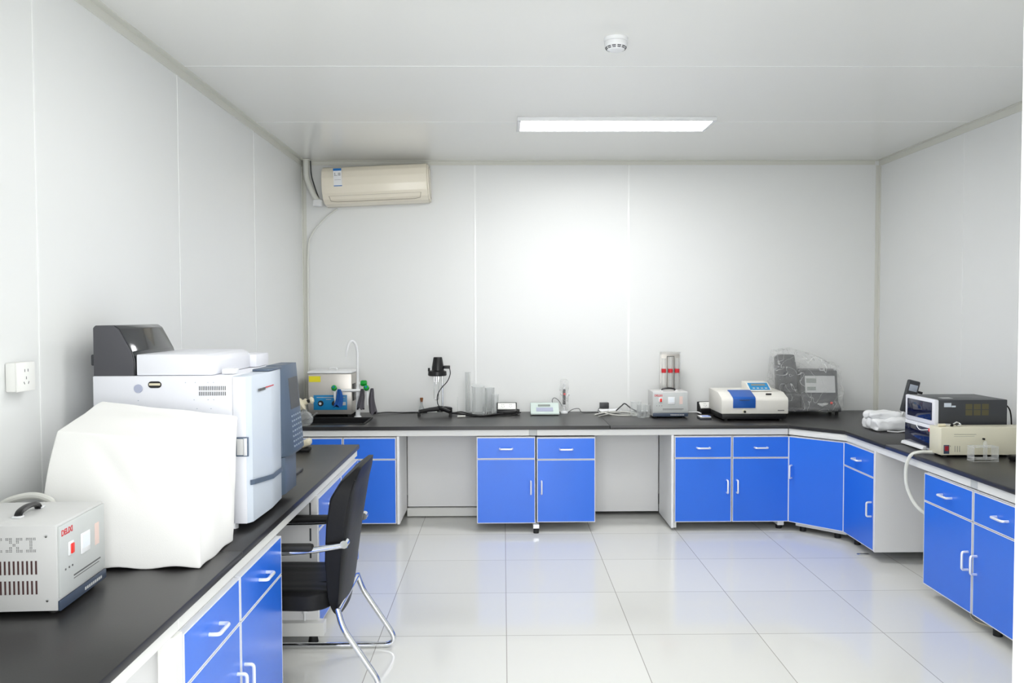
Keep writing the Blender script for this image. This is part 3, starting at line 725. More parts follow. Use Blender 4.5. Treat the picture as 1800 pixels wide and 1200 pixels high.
# small items beyond the chromatograph
t = thing('keyboard_tray', 'flat charcoal device lying on the left bench beyond the chromatograph', 'device', (-1.06, 3.95, HC))
b = B(); prism(b, [(-0.10, 0.0), (0.055, 0.0), (0.055, 0.012), (-0.10, 0.035)], 'y', -0.11, 0.19, 0.003); o = obj('casing', b, 'charcoal', t)
b = B(); box(b, -0.03, 0.03, -0.07, 0.02, 0.026, 0.032, 0.001); o = obj('red_cord', b, 'redprint', t)
t = thing('clamp_block', 'small cream clamp with black base near the far end of the left bench', 'clamp', (-1.135, 4.72, HC))
b = B(); rbox(b, -0.07, 0.035, -0.04, 0.04, 0.022, 0.065, 0.018, 6, lambda p, u: p+Vector((0, 0, 0.008*math.sin(p.x*60)))); obj('cream_body', b, 'ivory', t)
b = B(); box(b, -0.06, 0.03, -0.035, 0.035, 0, 0.021, 0.006); obj('base', b, 'rubber', t)

# ------------------------------------------------------------ chair
CH = (-0.86, 3.51, 0)
t = thing('office_chair', 'black leather cantilever chair with chrome frame pushed in at the left bench', 'chair', CH)
def back_def(p, u):
    h = (u.z+1)/2; z = lerp(0.29, 0.905, h)
    # centre line of the backrest, upright below and swept back at the top
    front = [(-0.690, 0.0), (-0.712, 0.15), (-0.722, 0.4), (-0.715, 0.65), (-0.697, 0.83), (-0.655, 0.93), (-0.605, 1.0)]
    rear = [(-0.672, 0.0), (-0.655, 0.2), (-0.638, 0.45), (-0.620, 0.65), (-0.600, 0.85), (-0.586, 0.93), (-0.578, 1.0)]
    def it(tb, k):
        for i in range(len(tb)-1):
            if k <= tb[i+1][1]: 
                s = (k-tb[i][1])/(tb[i+1][1]-tb[i][1]); s = max(0, min(1, s)); return lerp(tb[i][0], tb[i+1][0], s)
        return tb[-1][0]
    x = lerp(it(front, h), it(rear, h), (u.x+1)/2)
    x += 0.016*(u.y*u.y)*(1 if u.x > -2 else 0)*(-1) + 0.008
    if u.x < 0: x -= 0.006*abs(math.sin(h*PI*7))*(1-abs(u.y)**4)
    half = 0.228*(1-0.20*(1-h)**2-0.05*h**4)
    z += -0.018*abs(u.y)**3*h
    return Vector((x-CH[0], u.y*half+0.02*h, z))
b = B(); rbox(b, -1, 1, -1, 1, -1, 1, 0.30, 26, back_def); bk = obj('backrest', b, 'leather', t)
def rear_pt(y, h): return back_def(None, Vector((1.0, y, 2*h-1)))
b = B(); tube(b, [back_def(None, Vector((0.72, -0.97, -0.9+1.8*k/20)))+Vector((0.001, -0.003, 0)) for k in range(21)], 0.0035, 8); obj('piping', b, 'leather', bk)
def seat_def(p, u):
    q = Vector((lerp(-1.16, -0.70, (u.x+1)/2), lerp(-0.225, 0.225, (u.y+1)/2), lerp(0.325, 0.415, (u.z+1)/2)))
    if u.z > 0: q.z -= 0.012*(1-u.x*u.x)*(1-u.y*u.y) - 0.004*abs(math.sin(u.y*PI*3)); 
    q.z -= 0.010*(u.x > 0)*(u.x)*0.5
    q.x -= CH[0]; return q
b = B(); rbox(b, -1, 1, -1, 1, -1, 1, 0.42, 22, seat_def); se = obj('seat', b, 'leather', t)
b = B()
for y in (-0.075, 0.075): tube(b, [Vector((-1.13+0.40*k/10-CH[0], y, 0.4085-0.010*math.sin(PI*k/10))) for k in range(11)], 0.0025, 6)
for x in (-0.80, -0.92): tube(b, [Vector((x-CH[0], -0.19+0.38*k/10, 0.409-0.009*math.sin(PI*k/10))) for k in range(11)], 0.0025, 6)
obj('stitching', b, 'rubber', se)
for sy, yy in ((-1, -0.235), (1, 0.235)):
    b = B()
    ax = CH[0]
    pts = [(-0.665-ax, yy, 0.345), (-0.640-ax, yy, 0.27), (-0.525-ax, yy, 0.035), (-0.50-ax, yy, 0.0125), (-1.19-ax, yy, 0.0125), (-1.13-ax, yy, 0.35), (-1.14-ax, yy, 0.57), (-0.90-ax, yy, 0.572), (-0.635-ax, yy, 0.602)]
    path = fillet([(-0.668-ax, yy*0.95, 0.345), (-0.645-ax, yy, 0.27), (-0.475-ax, yy, 0.0125), (-1.20-ax, yy, 0.0125), (-1.15-ax, yy, 0.575), (-0.80-ax, yy, 0.58), (-0.625-ax, yy, 0.608)], 0.085, 8)
    tube(b, path, 0.0125, 14); obj('chrome_frame', b, 'chrome', t)
    b = B(); rbox(b, -1.09-ax, -0.76-ax, yy-0.022, yy+0.022, 0.583, 0.612, 0.012, 6); obj('arm_pad', b, 'rubber', t)
    b = B(); cyl(b, (-0.635-ax, yy*0.88, 0.612), (-0.635-ax, yy*1.06, 0.612), 0.016); obj('arm_bolt', b, 'chrome', t)
b = B(); tube(b, [(-0.668-CH[0], -0.22, 0.335), (-0.668-CH[0], 0.22, 0.335)], 0.011, 12); obj('cross_bar', b, 'chrome', t)
b = B(); tube(b, [(-1.0-CH[0], -0.235, 0.315), (-1.0-CH[0], 0.235, 0.315)], 0.011, 12); obj('cross_bar', b, 'chrome', t)

# ------------------------------------------------------------ wall sockets
t = thing('wall_socket', 'white surface-mounted power socket on the left wall', 'socket', (XL, 2.675, 1.330))
b = B(); box(b, 0.0015, 0.034, -0.050, 0.050, -0.046, 0.046, 0.004); o = obj('back_box', b, 'socket', t)
b = B(); box(b, 0.034, 0.040, -0.051, 0.051, -0.047, 0.047, 0.002); p = obj('face_plate', b, 'socket', t)
b = B()
for y, z, a in ((-0.008, 0.020, 0), (0.010, 0.020, 0), (0.0, -0.004, 0), (-0.012, -0.020, 0.5), (0.012, -0.020, -0.5)):
    box(b, 0.0398, 0.0405, -0.0014, 0.0014, -0.0045, 0.0045, mx=Matrix.Translation((0, y, z)) @ Matrix.Rotation(a, 4, 'X'))
obj('socket_holes', b, 'print', p)

# ------------------------------------------------------------ back bench items
Z0 = HC+0.0005
# ultrasonic cleaner
t = thing('ultrasonic_cleaner', 'stainless ultrasonic cleaner with blue control panel and yellow label behind the sink', 'cleaner', (-1.315, 6.355, HC))
b = B(); box(b, -0.165, 0.165, -0.085, 0.20, 0.02, 0.330, 0.006); cs = obj('steel_case', b, 'steel', t)
b = B(); box(b, -0.170, 0.170, -0.092, 0.205, 0.331, 0.349, 0.008); ld = obj('lid', b, 'white_pl', t)
b = B(); tube(b, smooth_path([(-0.03, 0.05, 0.349), (-0.022, 0.05, 0.366), (0.022, 0.05, 0.366), (0.03, 0.05, 0.349)], 4), 0.004, 8); obj('lid_handle', b, 'white_pl', ld)
b = B(); box(b, -0.124, 0.130, -0.088, -0.0855, 0.055, 0.168, 0.001); pn = obj('control_panel', b, 'panel_blue', t)
b = B(); box(b, -0.158, -0.070, -0.0872, -0.0853, 0.268, 0.312); obj('warning_label', b, 'yellow', t)
b = B(); cyl(b, (-0.070, -0.088, 0.105), (-0.070, -0.090, 0.105), 0.022, seg=24); dk = obj('dial_ring', b, 'rubber', pn)
b = B(); cyl(b, (-0.070, -0.090, 0.105), (-0.070, -0.106, 0.105), 0.012, 0.010); obj('dial', b, 'chrome', pn)
b = B(); cyl(b, (0.035, -0.088, 0.105), (0.035, -0.093, 0.105), 0.020, seg=24); obj('timer_dial', b, 'rubber', pn)
b = B(); box(b, -0.100, 0.115, -0.0888, -0.088, 0.148, 0.153); box(b, -0.03, 0.01, -0.0888, -0.088, 0.133, 0.137); box(b, 0.085, 0.12, -0.0888, -0.088, 0.09, 0.115); obj('panel_print', b, 'pale_print', pn)
for x in (-0.14, 0.14):
    b = B(); cyl(b, (x, -0.06, 0), (x, -0.06, 0.021), 0.014); obj('foot', b, 'rubber', t)
    b = B(); cyl(b, (x, 0.17, 0), (x, 0.17, 0.021), 0.014); obj('foot', b, 'rubber', t)
b = B(); box(b, 0.1655, 0.172, -0.05, 0.05, 0.12, 0.25, 0.002); obj('side_handle', b, 'black', t)

# laboratory tap
t = thing('laboratory_tap', 'tall white swan-neck laboratory tap with green knobs rising behind the sink', 'tap', (-1.10, 6.245, HC))
b = B(); lathe(b, [(0, 0), (0.026, 0), (0.026, 0.008), (0.017, 0.016), (0.014, 0.10), (0.0125, 0.22), (0.0125, 0.23), (0, 0.23)]); obj('column', b, 'white_pl', t)
b = B(); tube(b, smooth_path([(0, 0, 0.22), (0.001, 0, 0.40), (-0.001, 0, 0.50), (-0.012, -0.01, 0.556), (-0.035, -0.02, 0.580), (-0.058, -0.03, 0.560), (-0.070, -0.035, 0.515), (-0.075, -0.036, 0.49)], 7), 0.0095, 12); nk = obj('swan_neck', b, 'white_pl', t)
b = B(); cyl(b, (-0.075, -0.036, 0.492), (-0.078, -0.037, 0.46), 0.007, 0.005, 12); obj('spout', b, 'white_pl', nk)
b = B(); tube(b, [(-0.10, -0.01, 0.205), (0.075, -0.01, 0.205)], 0.011, 12); obj('cross_arm', b, 'white_pl', t)
for x in (-0.165, 0.066+0.01):
    b = B(); tube(b, [(x, -0.012, 0.205), (x, -0.055, 0.205)], 0.012, 12); ar = obj('valve', b, 'white_pl', t)
    b = B(); lathe(b, [(0, 0), (0.019, 0.0), (0.023, 0.012), (0.020, 0.030), (0.012, 0.036), (0, 0.036)], seg=8, mx=Matrix.Translation((x, -0.048, 0.222)) @ Matrix.Rotation(math.radians(65), 4, 'X')); obj('green_knob', b, 'green', ar)
    b = B(); lathe(b, [(0, 0), (0.007, 0), (0.007, 0.003), (0, 0.003)], seg=12, mx=Matrix.Translation((x, -0.082, 0.238)) @ Matrix.Rotation(math.radians(65), 4, 'X')); obj('knob_cap', b, 'label_blue', ar)
    b = B(); lathe(b, [(0, 0), (0.004, 0), (0.0055, 0.04), (0.009, 0.055), (0.011, 0.085), (0.012, 0.10), (0, 0.10)], (x+0.006, -0.062, 0.10)); obj('nozzle', b, 'white_pl', ar)
b = B(); tube(b, [(-0.10, -0.01, 0.205), (-0.165, -0.012, 0.205)], 0.010, 10); obj('cross_arm', b, 'white_pl', t)
b = B(); tube(b, [(0.0, 0.01, 0.255), (0.022, 0.012, 0.258)], 0.011, 10); rr = obj('rear_valve', b, 'white_pl', t)
b = B(); lathe(b, [(0, 0), (0.019, 0.0), (0.023, 0.010), (0.023, 0.038), (0.018, 0.046), (0, 0.046)], seg=10, mx=Matrix.Translation((0.022, 0.012, 0.258)) @ Matrix.Rotation(PI/2, 4, 'Y')); obj('green_knob', b, 'green', rr)

def rag(name, c, w_, hgt, m, label, seedv, d=0.02):
    # cloth hanging in folds, with real thickness
    b = B(); n = 16; rings = []
    for j in range(13):
        f = j/12; z = c[2]-hgt*f; ww = w_*(0.35+0.65*f**0.7)
        ring = []
        for k in range(n*2):
            a = 2*PI*k/(n*2); rr = 1+0.22*math.sin(5*a+seedv+f*2)
            ring.append(b.verts.new((c[0]+0.5*ww*math.cos(a)*rr+0.012*math.sin(f*3+seedv)*f, c[1]+d*math.sin(a)*rr, z+(0.012*math.sin(3*a+seedv) if j == 12 else 0))))
        rings.append(ring)
    for a, q in zip(rings, rings[1:]):
        for k in range(n*2): b.faces.new((a[k], a[(k+1) % (n*2)], q[(k+1) % (n*2)], q[k]))
    b.faces.new(rings[0]); b.faces.new(rings[-1][::-1])
    return tag(obj(name, b, m), label, 'cloth')
rag('cleaning_cloth', (-1.228, 6.18, 0.965), 0.058, 0.125, 'ragblue', 'blue cloth hanging from the left green-knobbed tap valve', 1.0, 0.014)
rag('cleaning_cloth', (-1.058, 6.195, 0.965), 0.052, 0.145, 'raggrey', 'dark grey cloth hanging left of the right tap nozzle', 2.2, 0.014)
rag('cleaning_cloth', (-0.985, 6.21, 0.968), 0.052, 0.185, 'raggrey', 'longer dark grey cloth hanging right of the right tap nozzle', 4.1, 0.014)

# ivory funnel pieces and glass flask left of the cleaner
t = thing('glass_flask', 'round clear glass flask with ivory plastic stopper beside the ultrasonic cleaner', 'flask', (-1.432, 5.80, HC))
b = B(); lathe(b, [(0, 0.001), (0.035, 0.001), (0.058, 0.025), (0.062, 0.055), (0.045, 0.085), (0.020, 0.100), (0.018, 0.115), (0.015, 0.115), (0.016, 0.099), (0.042, 0.082), (0.058, 0.055), (0.054, 0.027), (0.033, 0.004), (0, 0.004)], (0.035, 0, 0)); obj('bulb', b, 'glass', t)
b = B(); tube(b, [(0.085, 0, 0.06), (0.125, 0, 0.09)], 0.006, 8); obj('side_arm', b, 'glass', t)
b = B(); lathe(b, [(0, 0), (0.045, 0), (0.048, 0.008), (0.040, 0.014), (0.020, 0.020), (0.022, 0.045), (0, 0.048)], seg=24, mx=Matrix.Translation((0.015, 0, 0.150)) @ Matrix.Rotation(math.radians(60), 4, 'Y')); st = obj('ivory_cap', b, 'ivory', t)
b = B(); cyl(b, (0.005, 0, 0.115), (0.025, 0, 0.150), 0.014, 0.022); obj('ivory_stem', b, 'ivory', t)
b = B(); cyl(b, (0.050, 0, 0.168), (0.082, 0, 0.175), 0.012); obj('black_joint', b, 'rubber', t)
b = B(); lathe(b, [(0, 0), (0.024, 0), (0.026, 0.010), (0.014, 0.022), (0, 0.024)], mx=Matrix.Translation((0.080, 0, 0.176)) @ Matrix.Rotation(math.radians(80), 4, 'Y')); obj('ivory_knob', b, 'ivory', t)

# stoppered flask
t = thing('conical_flask', 'small conical glass flask with brown stopper left of the black stirrer', 'flask', (-0.648, 6.55, HC))
b = B(); lathe(b, [(0, 0.001), (0.026, 0.001), (0.029, 0.006), (0.010, 0.062), (0.010, 0.090), (0.012, 0.093), (0.0105, 0.093), (0.0085, 0.088), (0.0085, 0.062), (0.026, 0.008), (0, 0.004)]); obj('glass_body', b, 'glass', t)
b = B(); lathe(b, [(0, 0.082), (0.0082, 0.082), (0.0125, 0.108), (0.0125, 0.116), (0, 0.117)]); obj('stopper', b, 'cork', t)

# viscometer / stirrer on a tripod
t = thing('rotary_viscometer', 'black motor head on chrome posts above a black tripod base', 'laboratory instrument', (-0.505, 6.32, HC))
b = B(); hub = (0.02, 0.03)
for ang, L in ((math.radians(196), 0.165), (math.radians(-50), 0.13), (math.radians(60), 0.15)):
    pe = (hub[0]+L*math.cos(ang), hub[1]+L*math.sin(ang))
    tube(b, [(hub[0], hub[1], 0.052), ((hub[0]+pe[0])/2, (hub[1]+pe[1])/2, 0.047), (pe[0], pe[1], 0.036)], [0.020, 0.016, 0.013], 10)
cyl(b, (hub[0], hub[1], 0.028), (hub[0], hub[1], 0.072), 0.026, 0.022)
tb = obj('tripod_base', b, 'black', t)
for ang, L in ((math.radians(196), 0.165), (math.radians(-50), 0.13), (math.radians(60), 0.15)):
    pe = (hub[0]+L*math.cos(ang), hub[1]+L*math.sin(ang)); b = B(); cyl(b, (*pe, 0), (*pe, 0.03), 0.012, 0.009); obj('foot_screw', b, 'rubber', tb)
b = B(); cyl(b, (hub[0]+0.018, hub[1], 0.06), (hub[0]+0.018, hub[1], 0.31), 0.007); obj('column', b, 'chrome', t)
b = B(); cyl(b, (-0.006, -0.01, 0.262), (-0.006, -0.01, 0.315), 0.014); cyl(b, (0.016, -0.01, 0.28), (0.016, -0.01, 0.315), 0.005); cyl(b, (-0.006, -0.01, 0.245), (-0.006, -0.01, 0.262), 0.006); obj('spindle_coupling', b, 'chrome', t)
b = B(); tube(b, [(-0.022, -0.01, 0.31), (-0.022, -0.01, 0.135), (-0.014, -0.01, 0.125), (0.004, -0.01, 0.125), (0.010, -0.01, 0.135), (0.010, -0.01, 0.31)], 0.0032, 8); obj('spindle_guard', b, 'chrome', t)
b = B(); lathe(b, [(0, 0.308), (0.066, 0.308), (0.072, 0.314), (0.070, 0.342), (0.050, 0.350), (0, 0.350)], (0.002, 0, 0)); obj('head_base', b, 'black', t)
b = B(); lathe(b, [(0, 0.350), (0.047, 0.350), (0.046, 0.372), (0.034, 0.445), (0.031, 0.451), (0, 0.452)], (0.006, 0, 0), 24); obj('motor_head', b, 'black', t)
b = B(); cyl(b, (-0.062, 0, 0.342), (-0.062, 0, 0.368), 0.008); obj('clamp_knob', b, 'black', t)
b = B(); box(b, 0.050, 0.100, -0.014, 0.014, 0.362, 0.386, 0.003); obj('cable_plug', b, 'black', t)
b = B(); tube(b, smooth_path([(0.096, 0, 0.365), (0.100, 0, 0.32), (0.078, 0, 0.265), (0.030, -0.01, 0.21), (0.004, -0.018, 0.16), (0.004, -0.018, 0.10), (0.020, -0.008, 0.065)], 6), 0.0035, 8); obj('head_cable', b, 'black', t)

# glassware cluster
def vessel(name, label, loc, prof_o, wall=0.002, m='glass', grp=None, extra=None, cat='glassware'):
    n = len(prof_o); inner = [(max(r-wall, 0.0003), z if i else z+wall*1.5) for i, (r, z) in enumerate(prof_o)]
    pr = [(0, prof_o[0][1])]+prof_o+inner[::-1]+[(0, prof_o[0][1]+wall*1.5)]
    b = B(); lathe(b, pr, (0, 0, 0.0006), 28); 
    if extra: extra(b)
    o = obj(name, b, m); o.location = loc; return tag(o, label, cat, grp)
b = B(); cyl(b, (0, 0, 0.004), (0, 0, 0.125), 0.003, 0.0018, 10); lathe(b, [(0, 0.0005), (0.010, 0.0005), (0.010, 0.004), (0, 0.005)])
o = obj('glass_rod', b, 'frosted'); o.location = (-0.362, 6.53, HC); tag(o, 'thin upright glass pipette on the worktop left of the measuring cylinder', 'pipette')
t = thing('measuring_cylinder', 'tall narrow glass measuring cylinder behind the lidded jar', 'measuring cylinder', (-0.279, 6.52, HC))
b = B(); lathe(b, [(0, 0.0006), (0.030, 0.0006), (0.030, 0.006), (0.012, 0.012), (0, 0.012)]); obj('foot', b, 'glass', t)
b = B(); lathe(b, [(0, 0.012), (0.0195, 0.014), (0.0195, 0.315), (0.023, 0.320), (0.0215, 0.320), (0.0178, 0.314), (0.0178, 0.017), (0, 0.016)]); obj('tube', b, 'glass', t)
b = B()
for k in range(20): box(b, 0.004, 0.004+(0.010 if k % 5 == 0 else 0.005), -0.0202, -0.0197, 0.05+k*0.012, 0.0512+k*0.012)
obj('graduations', b, 'ivory', t)
t = thing('glass_jar', 'wide cylindrical glass jar with a glass lid, largest of the glassware', 'jar', (-0.194, 6.43, HC))
b = B(); lathe(b, [(0, 0.001), (0.048, 0.001), (0.050, 0.006), (0.050, 0.212), (0.047, 0.212), (0.047, 0.008), (0, 0.006)]); obj('jar_body', b, 'glass', t)
b = B(); lathe(b, [(0, 0.213), (0.054, 0.213), (0.055, 0.220), (0.030, 0.232), (0, 0.234)]); obj('jar_lid', b, 'frosted', t)
vessel('glass_bottle', 'small clear glass bottle standing in front of the lidded jar', (-0.142, 6.32, HC), [(0.017, 0), (0.018, 0.004), (0.018, 0.06), (0.010, 0.075), (0.011, 0.088)], 0.0018, cat='bottle')
vessel('glass_beaker', 'tall frosted glass beaker right behind the lidded jar', (-0.105, 6.53, HC), [(0.035, 0), (0.037, 0.004), (0.037, 0.19), (0.040, 0.195)], 0.002, 'frosted', cat='beaker')
vessel('glass_beaker', 'middle-height glass beaker between the jar and the black power strip', (-0.062, 6.46, HC), [(0.024, 0), (0.026, 0.004), (0.026, 0.145), (0.028, 0.149)], 0.002, 'frosted', cat='beaker')
vessel('glass_cup', 'small clear glass cup touching the left end of the power strip', (-0.098, 6.34, HC), [(0.018, 0), (0.019, 0.003), (0.021, 0.05)], 0.002, cat='cup')

# power strips
def power_strip(loc, rz, label, tilt=20, s=1.0):
    t = thing('power_strip', label, 'power strip', loc, rz, 'black and white power strips')
    b = B(); prism(b, [(-0.028, 0.0), (0.032, 0.0), (0.030, 0.088), (0.022, 0.090), (-0.028, 0.030)], 'x', -0.078, 0.078, 0.003); obj('holder', b, 'black', t)
    mt = Matrix.Translation((0, -0.004, 0.064)) @ Matrix.Rotation(-math.radians(52-12), 4, 'X')
    b = B(); box(b, -0.070, 0.070, -0.006, 0.006, -0.028, 0.030, 0.004, mx=Matrix.Translation((0, -0.009, 0.062)) @ Matrix.Rotation(-math.radians(40), 4, 'X')); pl = obj('socket_plate', b, 'socket', t)
    b = B()
    for x in (-0.03, 0.03):
        for dx_, dz in ((-0.006, 0.012), (0.006, 0.012), (-0.010, -0.006), (0.010, -0.006), (0, -0.012)):
            box(b, x+dx_-0.0012, x+dx_+0.0012, -0.0066, -0.0058, dz-0.004, dz+0.004, mx=Matrix.Translation((0, -0.009, 0.062)) @ Matrix.Rotation(-math.radians(40), 4, 'X'))
    obj('socket_holes', b, 'print', pl)
    b = B(); cyl(b, (0.078, 0.0, 0.022), (0.100, 0.0, 0.022), 0.020, 0.017); obj('end_plug', b, 'rubber', t)
    return t
power_strip((0.028, 6.40, HC), 0, 'black power strip with white sockets beside the glassware')
power_strip((1.60, 6.42, HC), math.radians(12), 'power strip half hidden behind the left side of the photometer')

def cable(label, pts, r=0.0035, m='rubber', n=7, cat='cable', name='power_cable', grp=None):
    b = B(); tube(b, smooth_path(pts, n), r, 8); return tag(obj(name, b, m), label, cat, grp)
zc = HC+0.0045
cable('black cable lying along the wall from the tap to the power strip', [(-1.02, 6.40, zc), (-0.92, 6.44, zc+0.01), (-0.80, 6.50, zc), (-0.70, 6.515, zc), (-0.60, 6.50, zc)], 0.004)
cable('black cable curling from the viscometer base across to the power strip', [(-0.42, 6.40, zc), (-0.33, 6.40, zc+0.016), (-0.26, 6.34, zc+0.006), (-0.16, 6.27, zc), (-0.04, 6.30, zc), (0.06, 6.30, zc), (0.135, 6.37, zc+0.012)], 0.0045)
cable('second black cable with a grey plug in front of the glassware', [(-0.40, 6.36, zc+0.012), (-0.30, 6.30, zc+0.008), (-0.20, 6.25, zc+0.001), (-0.10, 6.255, zc+0.008), (0.0, 6.33, zc+0.010)], 0.006, 'black')
t = tag(obj('cable_plug', tube(B(), [(-0.345, 6.20, zc+0.004), (-0.285, 6.205, zc+0.006)], 0.008, 8), 'cable_grey'), 'small grey plug lying in front of the glassware', 'plug')

# pH meter and electrode stand
t = thing('ph_meter', 'mint-white bench meter with grey display and lilac keypad', 'meter', (0.320, 6.36, HC))
b = B(); prism(b, [(-0.055, 0.006), (-0.055, 0.020), (0.060, 0.086), (0.085, 0.086), (0.085, 0.006)], 'x', -0.108, 0.112, 0.005); bd = obj('casing', b, 'mint', t)
sl_ = math.atan2(0.066, 0.115)
mt = Matrix.Translation((0, 0.0025, 0.053)) @ Matrix.Rotation(sl_, 4, 'X')
b = B(); box(b, -0.05, 0.045, 0.018, 0.042, 0.001, 0.0025, mx=mt); obj('display', b, 'lcd', t)
b = B(); box(b, -0.065, 0.065, -0.048, 0.002, 0.001, 0.0025, 0.0004, mx=mt); kp = obj('keypad', b, 'lilac', t)
b = B(); box(b, -0.100, 0.104, -0.05, 0.08, 0.0, 0.0055); obj('rubber_base', b, 'rubber', t)
t = thing('electrode_stand', 'slim electrode stand wrapped in clear plastic beside the bench meter', 'stand', (0.478, 6.45, HC))
b = B(); lathe(b, [(0, 0.0005), (0.030, 0.0005), (0.030, 0.012), (0.010, 0.018), (0, 0.018)]); obj('base', b, 'white_pl', t)
b = B(); cyl(b, (0, 0, 0.015), (0, 0, 0.23), 0.008); obj('rod', b, 'white_pl', t)
b = B(); box(b, -0.012, 0.010, -0.022, -0.008, 0.07, 0.19, 0.003); ck = obj('electrode', b, 'black', t)
b = B(); box(b, -0.006, 0.010, -0.026, -0.0225, 0.145, 0.160, 0.001); obj('red_clip', b, 'red', ck)
b = B(); cyl(b, (0.018, -0.02, 0.13), (0.030, -0.02, 0.155), 0.010, 0.014); obj('clamp', b, 'white_pl', t)
b = B(); rbox(b, -0.032, 0.034, -0.034, 0.028, 0.02, 0.272, 0.028, 12, lambda p, u: p+0.010*nvec(p*28+Vector((3, 1, 7)))); obj('plastic_wrap', b, 'film', t)
cable('thin dark lead arching between bench meter and electrode stand', [(0.425, 6.42, 0.80), (0.385, 6.45, 0.835), (0.40, 6.46, 0.865), (0.435, 6.46, 0.845), (0.462, 6.44, 0.80)], 0.0025, 'mid_grey')
cable('thin dark lead looping to the right of the electrode stand', [(0.505, 6.44, zc), (0.545, 6.45, 0.775), (0.595, 6.45, 0.780), (0.63, 6.46, zc), (0.80, 6.50, zc)], 0.0025, 'mid_grey')

# adapter and cable pile
t = thing('power_adapter', 'small dark grey power adapter standing on the white cable pile', 'adapter', (0.795, 6.47, HC+0.036))
b = B(); box(b, -0.036, 0.036, -0.02, 0.02, 0.0, 0.045, 0.004); obj('adapter_body', b, 'mid_grey', t)
b = B(); tube(b, smooth_path([(-0.034, -0.02, 0.01), (-0.05, -0.03, -0.012), (-0.02, -0.05, -0.024), (0.03, -0.04, -0.018)], 6), 0.0025, 8); obj('adapter_lead', b, 'mid_grey', t)
b = B()
rbox(b, 0.745, 0.93, 6.44, 6.52, HC+0.001, HC+0.029, 0.012, 8, lambda p, u: p+0.010*Vector((0, 0, 1))*max(-0.5, noise.noise(p*18))*(1 if u.z > 0 else 0))
tag(obj('white_sheet', b, 'white_pl'), 'crumpled white sheet lying under the grey power adapter', 'sheet')
cable('white cable bundle coiled on the back worktop near the adapter', [(0.70, 6.30, zc), (0.76, 6.36, zc+0.006), (0.85, 6.40, zc+0.012), (0.97, 6.38, zc+0.01), (1.03, 6.30, zc), (0.94, 6.26, zc), (0.84, 6.30, zc), (0.76, 6.42, zc+0.01)], 0.006, 'cable_grey')
cable('grey cable arching up with a plug beside the white bundle', [(0.88, 6.40, zc+0.02), (0.93, 6.46, 0.80), (0.96, 6.48, 0.815), (1.0, 6.44, 0.785), (1.06, 6.38, zc+0.006), (1.09, 6.36, zc)], 0.005, 'mid_grey')
cable('thin grey lead in front of the white cable bundle', [(0.72, 6.22, zc), (0.78, 6.30, zc), (0.85, 6.33, zc+0.012), (0.93, 6.33, zc+0.004), (1.0, 6.36, zc)], 0.003, 'cable_grey')
cable('white cable running behind the small voltage regulator to the photometer', [(1.09, 6.50, zc+0.002), (1.25, 6.50, zc+0.002), (1.42, 6.42, zc+0.004), (1.50, 6.39, zc+0.008), (1.525, 6.33, zc+0.004)], 0.006, 'white_pl')

# beakers by the regulator
vessel('glass_beaker', 'clear glass beaker in front, left of the small voltage regulator', (1.035, 6.15, HC), [(0.030, 0), (0.033, 0.005), (0.033, 0.092), (0.037, 0.098)], 0.002, cat='beaker')
vessel('glass_beaker', 'clear glass beaker touching the left side of the small voltage regulator', (1.082, 6.20, HC), [(0.022, 0), (0.024, 0.004), (0.024, 0.085), (0.027, 0.09)], 0.002, cat='beaker')
vessel('glass_beaker', 'wide clear beaker behind the other two near the regulator', (1.010, 6.25, HC), [(0.036, 0), (0.040, 0.005), (0.040, 0.105), (0.044, 0.11)], 0.002, cat='beaker')

# rack with tubes behind the regulator
t = thing('tube_rack', 'steel rack panel with three upright tubes and red bands behind the small regulator', 'rack', (1.306, 6.42, HC))
b = B(); box(b, -0.076, 0.076, 0.02, 0.028, 0.0, 0.478, 0.001); obj('steel_backplate', b, 'steel', t)
b = B(); box(b, -0.078, -0.073, -0.02, 0.03, 0, 0.480, 0.001); box(b, 0.073, 0.078, -0.02, 0.03, 0, 0.480, 0.001); box(b, -0.073, 0.073, -0.02, 0.02, 0.462, 0.480, 0.001); obj('clear_frame', b, 'acrylic', t)
b = B(); box(b, -0.073, 0.073, -0.02, 0.02, 0.0, 0.02, 0.001); obj('base', b, 'white_pl', t)
for x in (-0.052, 0.0, 0.052):
    b = B(); cyl(b, (x, 0, 0.021), (x, 0, 0.44 if x == 0 else 0.43), 0.016, seg=18); tu = obj('sample_tube', b, 'frosted', t)
    b = B(); lathe(b, [(0.0165, 0.318), (0.0185, 0.318), (0.0185, 0.348), (0.0165, 0.348), (0.0165, 0.318)], (x, 0, 0), 18); obj('red_band', b, 'redprint', tu)
b = B()
for x in (-0.026, 0.028): cyl(b, (x, -0.004, 0.02), (x, -0.004, 0.445), 0.0025, seg=8)
cyl(b, (-0.028, -0.004, 0.445), (0.030, -0.004, 0.445), 0.0025, seg=8)
obj('guide_rod', b, 'print', t)

# small flat blue box
t = thing('cuvette_box', 'small flat blue and white box lying before the photometer left corner', 'box', (1.485, 6.075, HC))
b = B(); box(b, -0.040, 0.045, -0.05, 0.05, 0.0006, 0.014, 0.002); obj('box_base', b, 'charcoal', t)
b = B(); box(b, -0.036, 0.043, -0.046, 0.046, 0.0142, 0.022, 0.002); l_ = obj('box_lid', b, 'white_pl', t)
b = B(); box(b, -0.020, 0.041, -0.045, 0.01, 0.0221, 0.0228); obj('blue_label', b, 'blue', l_)

